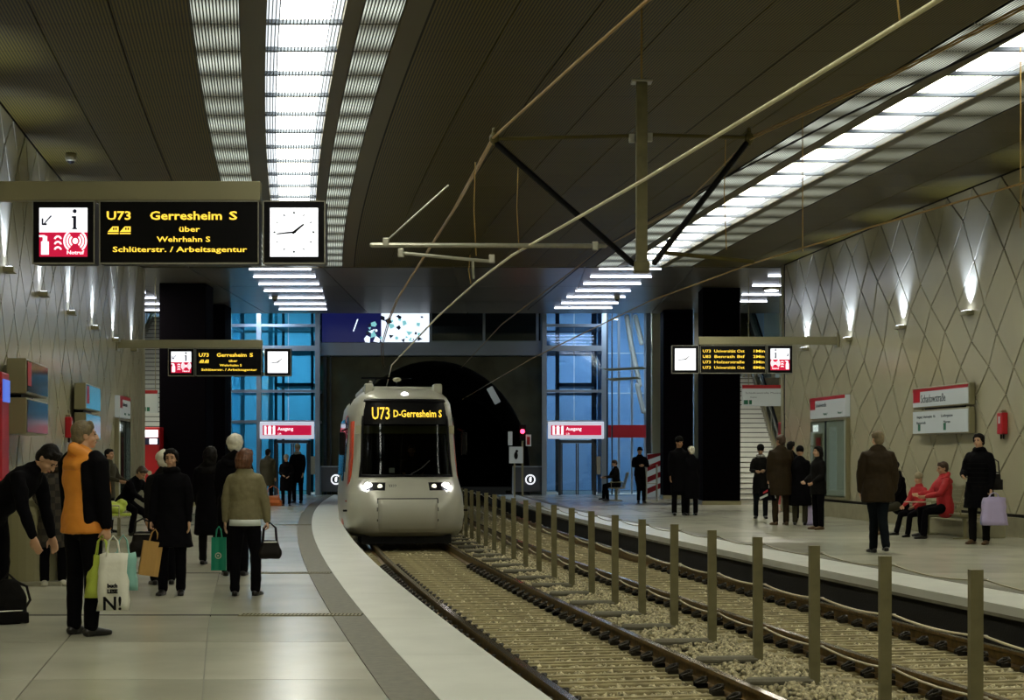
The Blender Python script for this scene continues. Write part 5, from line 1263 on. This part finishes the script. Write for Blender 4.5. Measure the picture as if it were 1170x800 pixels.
c=person(F(95,726),hgt(485,729)+.01,143,'grey-haired man in orange and black hooded jacket, seen from behind',top='cl_orange',top_len=.10,legs_m='cl_black',hair='short',hair_m='hair_grey',near=True,hood='cl_orange',bulk=1.10,head=(-28,-2),arms=((2,10,6,3),(6,7,2,2)),grip=(1,0),legs=((1,3,-2),(2,4,-2)))
# black shoulder and sleeve panels of that jacket
b=MB(); J=c['J']; T=c['T']
for s in (-1,1):
    sh,el,wr,hv=J[s][:4]
    b.tube([sh+Vector((-s*.035,0,.035)),sh+Vector((s*.012,0,-.01)),sh.lerp(el,.4)+Vector((s*.006,0,0)),el,el.lerp(wr,.5),wr-hv*.02],[.070,.086,.080,.070,.062,.052],12)
    b.tube([T(s*.135,-.03,.46),T(s*.15,-.01,.32),T(s*.145,-.0,.15),T(s*.148,0,.0)],[(.062,.100),(.064,.118),(.056,.112),(.058,.112)],10,side=(1,0,0)) if s==-1 else None
o=b.build('black_sleeve_panels',M['cl_black'],c['t']); remesh(o,.013,3,.6,.012)
MB().tube([T(-.172,.11,.47),T(-.192,.118,.25),T(-.195,.118,-.06)],.012,6).build('yellow_front_edge',M['cl_orange'],c['t'])
p=c['W'](J[-1][7]); 
carrier(p+Vector((-.03,-.02,.02)),.24,.34,'bag_lime','lime green plastic bag in the hand of the man in orange',-.2,strap=.16)
carrier(p+Vector((.07,-.06,.02)),.24,.46,'bag_white','white plastic bag with black print in the hand of the man in orange',.15,strap=.14,words=(('N!',.12,.11),('LESE',.34,.03),('buch',.44,.03)))
carrier(p+Vector((.11,.10,.02)),.22,.30,'bag_mint','small mint bag behind the printed white plastic bag',.2,strap=.15)
SIT=((82,6,2),(78,6,-4))
def seat(x,y,px_y,Z=.45): pass
# seated people on the left bench (facing right)
def sitter(loc,h,face,label,zseat=.45,**kw):
    return person(loc,h,face,label,sit=True,**kw)
sitter((-7.12,28.9,0),1.68,62,'person in dark jacket bowed forward on the left bench, reaching down',top='cl_black',top_len=.08,lean=38,head=(10,25),arms=((35,5,60,-5),(25,5,70,-5)),legs=((72,8,-12),(62,10,28)),hair_m='hair_brown')
person((-7.80,30.4,0),1.60,75,'person in olive jacket standing behind the left bench, beside the man in orange',top='cl_olive',top_len=.22,lean=4,head=(-8,-4),arms=((20,8,75,-10),(18,8,70,-10)),hair_m='hair_black',hair='short')
t=empty('plastic_bag',(-6.92,27.35,.45),.2,'crumpled lime plastic bag lying on the left bench','bag')
b=MB(); b.ell((0,0,.12),(.22,.18,.12)).ell((.14,0,.20),(.10,.10,.07)).ell((-.12,.03,.17),(.12,.12,.08)); o=b.build('bag_body',M['bag_lime'],t); remesh(o,.016,2,.5,.05)
MB().bbox(-.02,.3,-.14,.14,-.01,.03,.008).build('base',M['bag_lime'],t)
w6=person(F(196,680),hgt(515,681),2,'dark-haired woman in long black coat facing the camera',top='cl_black',top_len=.36,legs_m='cl_black',hair='bun',hair_m='hair_black',female=True,near=True,flare=.075,bulk=1.0,head=(-3,0),grip=(1,0),arms=((4,10,8,4),(4,10,10,2)),legs=((1,2,-2),(2,3,-2)),scarf='cl_black')
p=w6['W'](w6['J'][-1][7]); handbag(p+Vector((-.10,.02,.10)),.26,.30,'leather','black leather bag on the arm of the woman in the long black coat',.1,strap=.10)
carrier(p+Vector((-.02,-.10,.0)),.20,.36,'bag_paper','brown paper bag tilted at the side of the woman in black',.5,d=.08,strap=.13,paper=True,crumple=False).rotation_euler=(0,.16,.4)
person(F(186,668),hgt(518,668),200,'white-haired person half hidden behind the woman in the long black coat',top='cl_dark',top_len=.35,hair='puff',hair_m='hair_white',female=True,head=(20,0))
person(F(240,645),hgt(512,645),170,'dark-clad person with black hair left of the white-haired person, from behind',top='cl_black',top_len=.50,legs_m='cl_dark',hair='bob',hair_m='hair_black',flare=.03,bulk=1.12,hood='cl_dark')
w9=person(F(268,658),hgt(500,658),188,'person with puffy white hair in black coat behind the woman in grey jacket',top='cl_black',top_len=.36,hair='puff',hair_m='hair_white',female=True,bulk=1.12,near=True,grip=(0,1),hood='cl_black')
g=px(248,612,17.2); carrier(g+Vector((.02,0,.10)),.16,.36,'bag_green','emerald green bag with round emblem beside the woman in grey jacket',0,d=.06,logo='bag_white',strap=.12,crumple=False)
w10=person(F(280,681),hgt(515,682),176,'auburn woman in short olive grey jacket and black trousers, from behind',top='cl_grey',top_len=.05,legs_m='cl_black',hair='bob',hair_m='hair_red',female=True,near=True,bulk=1.10,head=(-20,8),grip=(1,0),arms=((5,14,5,6),(5,14,5,4)),legs=((3,5,-1),(0,4,-3)),scarf=None)
b=MB(); b.tube([w10['T'](0,0,-.02),w10['T'](0,0,-.095)],[(.190,.148),(.196,.152)],16,side=(1,0,0),round_ends=False); b.build('pale_shirt_hem',M['cl_white'],w10['t'],smooth=True)
p=w10['W'](w10['J'][-1][7]); handbag(p+Vector((.03,.0,.06)),.22,.22,'leather','dark handbag with looped strap in the right hand of the auburn woman',.3,strap=.16)
person(F(306,578),hgt(514,578),165,'man in olive parka near the far left lift, beside the orange bag',top='cl_olive',top_len=.32,hair_m='hair_black',bulk=1.1)
t=handbag(ground(312,579)+Vector((0,0,.62)),.52,.34,'orange_bag','orange leather bag standing on the floor near the far left lift',0,d=.22,strap=.26)
person(F(327,578),hgt(521,578),5,'short woman in black coat standing before the far left lift',top='cl_black',top_len=.42,hair='short',hair_m='hair_grey',hat='cl_grey2',female=True,bulk=1.15,arms=((10,10,70,-25),(10,10,60,-25)))
person(F(340,574.5),hgt(509,574.5),-15,'tall man with cap and pale scarf behind the short woman at the left lift',top='cl_black',top_len=.34,hat='cl_beige',hair_m='hair_grey',scarf='cl_grey2',arms=((10,8,70,-20),(5,8,20,0)))
# --- right platform
sitter((ground(704,572).x+.02,ground(704,572).y,0),1.68,-75,'person in dark jacket reading on the metal bench at the right lift',top='cl_dark',top_len=.08,lean=6,head=(0,20),arms=((30,6,85,-15),(30,6,85,-15)),legs=SIT,hair_m='hair_brown',legs_m='cl_black')
person(F(731,574.5),hgt(512,574.5),5,'man in black looking down, leaning with crossed legs at the metal rail',top='cl_black',top_len=.10,hair_m='hair_black',head=(0,25),arms=((25,10,95,-40),(25,10,95,-40)),legs=((4,-7,-8),(2,5,2)))
person(F(776,589),hgt(501,589),8,'tall man with dark cap in black coat before the black pillars',top='cl_black',top_len=.42,hat='cl_dark',hair_m='hair_grey',head=(20,0),skin='skin2')
person(F(790,589),hgt(511,589),195,'person with white hair in black coat facing the man with the cap',top='cl_black',top_len=.52,hair='puff' if 0 else 'short',hair_m='hair_white',hat='cl_white' if 0 else None,bulk=1.1,female=True)
person(F(869,592.5),hgt(510,593),-8,'woman with grey scarf looking at her phone near the stairs',top='cl_dark',top_len=.34,hair='short',hair_m='hair_black',hat='cl_dark',scarf='cl_grey2',female=True,arms=((20,12,85,-25),(20,12,88,-30)),head=(0,22),legs_m='cl_blue')
m19=person(F(892,600),hgt(498,601),192,'stout grey-haired man in brown coat carrying a striped bag, from behind',top='cl_brown',top_len=.36,legs_m='cl_brown',hair_m='hair_brown',bulk=1.22,grip=(0,1),head=(20,0),shoe='shoe_b')
p=m19['W'](m19['J'][1][7]); t=carrier(p+Vector((-.05,-.1,0)),.36,.26,'cl_black','black bag with white and red stripes in the hand of the man in brown',0,d=.10,strap=.10,crumple=False)
MB().prism([(-.17,-.062,.02),(.0,-.062,.10),(.0,-.062,.15),(-.17,-.062,.07)],(0,.006,0)).build('white_stripe',M['cl_white'],t); MB().prism([(-.10,-.062,.14),(.0,-.062,.19),(.0,-.062,.24),(-.10,-.062,.18)],(0,.006,0)).build('red_stripe',M['red'],t); MB().prism([(.10,-.062,.26),(.16,-.062,.05),(.18,-.062,.05),(.14,-.062,.26)],(0,.006,0)).build('white_stripe',M['cl_white'],t)
person((ground(908,596).x,36.2,0),1.80,175,'tall dark-haired man half hidden behind the man in brown',top='cl_black',top_len=.3,hair_m='hair_black',head=(-40,0))
person(F(914,600),hgt(512,600),165,'woman in long black coat and hat just right of the man in brown',top='cl_black',top_len=.50,legs_m='cl_beige' if 0 else 'cl_olive',hat='cl_black',hair='short',hair_m='hair_black',female=True,bulk=1.2,flare=.03,skirt=None)
person(F(935,605),hgt(511,606),-70,'dark-haired woman in short dark jacket in profile, hands folded, beside the display case',top='cl_dark',top_len=.20,legs_m='cl_black',hair='bob',hair_m='hair_black',female=True,bulk=1.1,arms=((5,8,60,-10),(5,8,55,-10)),shoe='shoe_b',grip=(1,1))
g=ground(925,600); carrier(Vector((g.x,g.y,.75)),.2,.42,'bag_lav','pale blue bag standing behind the profile woman near the display case',0,d=.1,strap=.1,crumple=True).location.z=0.0
person(F(1003,632),hgt(493,634),184,'grey-haired man in brown leather jacket and jeans walking away on the right platform',top='cl_brown',top_len=.20,legs_m='cl_blue',hair_m='hair_grey',bulk=1.25,arms=((-6,10,10,-2),(4,10,16,-2)),legs=((-14,-7,-24),(9,-7,4)),near=True,head=(12,0))
# seated three on the right bench, facing left
bx=7.78
ms=sitter((bx+.0,28.3,0),1.70,-84,'blond man in red jacket seated on the right bench',top='cl_red',top_len=.08,lean=4,head=(0,6),arms=((34,6,84,-10),(30,6,80,-12)),legs=((84,6,-4),(80,6,6)),hair_m='hair_brown',near=True,bulk=1.10,hood='cl_red',legs_m='cl_black')
sitter((bx-.28,29.0,0),1.42,-60,'small child with beige hat and red top seated left of the man in red',top='cl_red',top_len=.06,lean=2,head=(-10,5),arms=((20,6,60,-10),(20,6,60,-10)),legs=((80,8,20),(78,6,10)),hat='cl_beige',hair='short',hair_m='hair_blond')
sitter((bx-.42,29.9,0),1.68,-72,'person in black coat and hood seated leftmost on the right bench',top='cl_black',top_len=.10,lean=10,head=(0,5),arms=((25,8,70,-12),(25,8,60,-12)),legs=((84,6,-4),(78,6,8)),hat='cl_black',hair='short',hair_m='hair_black',legs_m='cl_olive',bulk=1.2,shoe='shoe_b',hood='cl_black',female=True)
t=empty('paper_pad',(bx-.52,28.15,.66),.3,'flat white pad on the lap of the man in red','paper'); MB().bbox(-.22,.16,-.12,.12,-.008,.008,.003).build('pad',M['enamel'],t); MB().bbox(-.05,.08,-.06,.06,.008,.03,.004).build('red_item',M['red'],t)
w27=person(F(1119,622),hgt(497,623),-40,'woman in quilted black coat standing with shopping bag by the right wall',top='cl_black',top_len=.36,legs_m='cl_dark',hair='bun',hair_m='hair_black',female=True,near=True,bulk=1.18,flare=.02,scarf="cl_black",arms=((15,12,75,-20),(2,10,12,2)),grip=(0,1),shoe='shoe_b',head=(-5,0))
qb=MB(); 
for k in range(7):
    z=.02+k*.075; a_=.205 if k<2 else .20; pts=[w27['T'](.215*math.sin(2*PI*q/16),.160*math.cos(2*PI*q/16),z-.12) for q in range(17)]; qb.tube(pts,.006,5)
qb.build('quilting_seams',M['cl_dark'],w27['t'],kind='stuff')
p=w27['W'](w27['J'][1][7]); carrier(p+Vector((.04,-.08,.02)),.42,.46,'bag_lav','large lavender plastic shopping bag held by the woman in the quilted coat',.1,strap=.08,d=.16)
handbag(p+Vector((.10,.20,.60)),.34,.34,'leather','black shoulder bag behind the arm of the woman in the quilted coat',-.3,strap=.20)
# tram driver
dl=tram.matrix_basis@Vector((.25,1.75,.42)) if False else Vector(tram.location)+Matrix.Rotation(th,3,'Z')@Vector((.22,2.0,.30))
person((dl.x,dl.y,dl.z),1.75,math.degrees(th),'tram driver in dark uniform seated behind the windscreen',top='cl_dark',top_len=.08,arms=((45,8,80,-5),(45,8,80,-5)),legs=((80,8,5),(80,8,5)),hair_m='hair_brown',sit=True)
t=empty('driver_seat',Vector(tram.location)+Matrix.Rotation(th,3,'Z')@Vector((.22,2.05,.30)),th,'driver seat inside the tram cab','seat'); MB().bbox(-.25,.25,-.25,.2,.30,.42,.02).build('seat',M['cl_dark'],t); MB().bbox(-.25,.25,.17,.28,.35,1.1,.02).build('backrest',M['cl_dark'],t); MB().box(-.1,.1,-.1,.1,-.28,.3).build('column',M['black'],t)
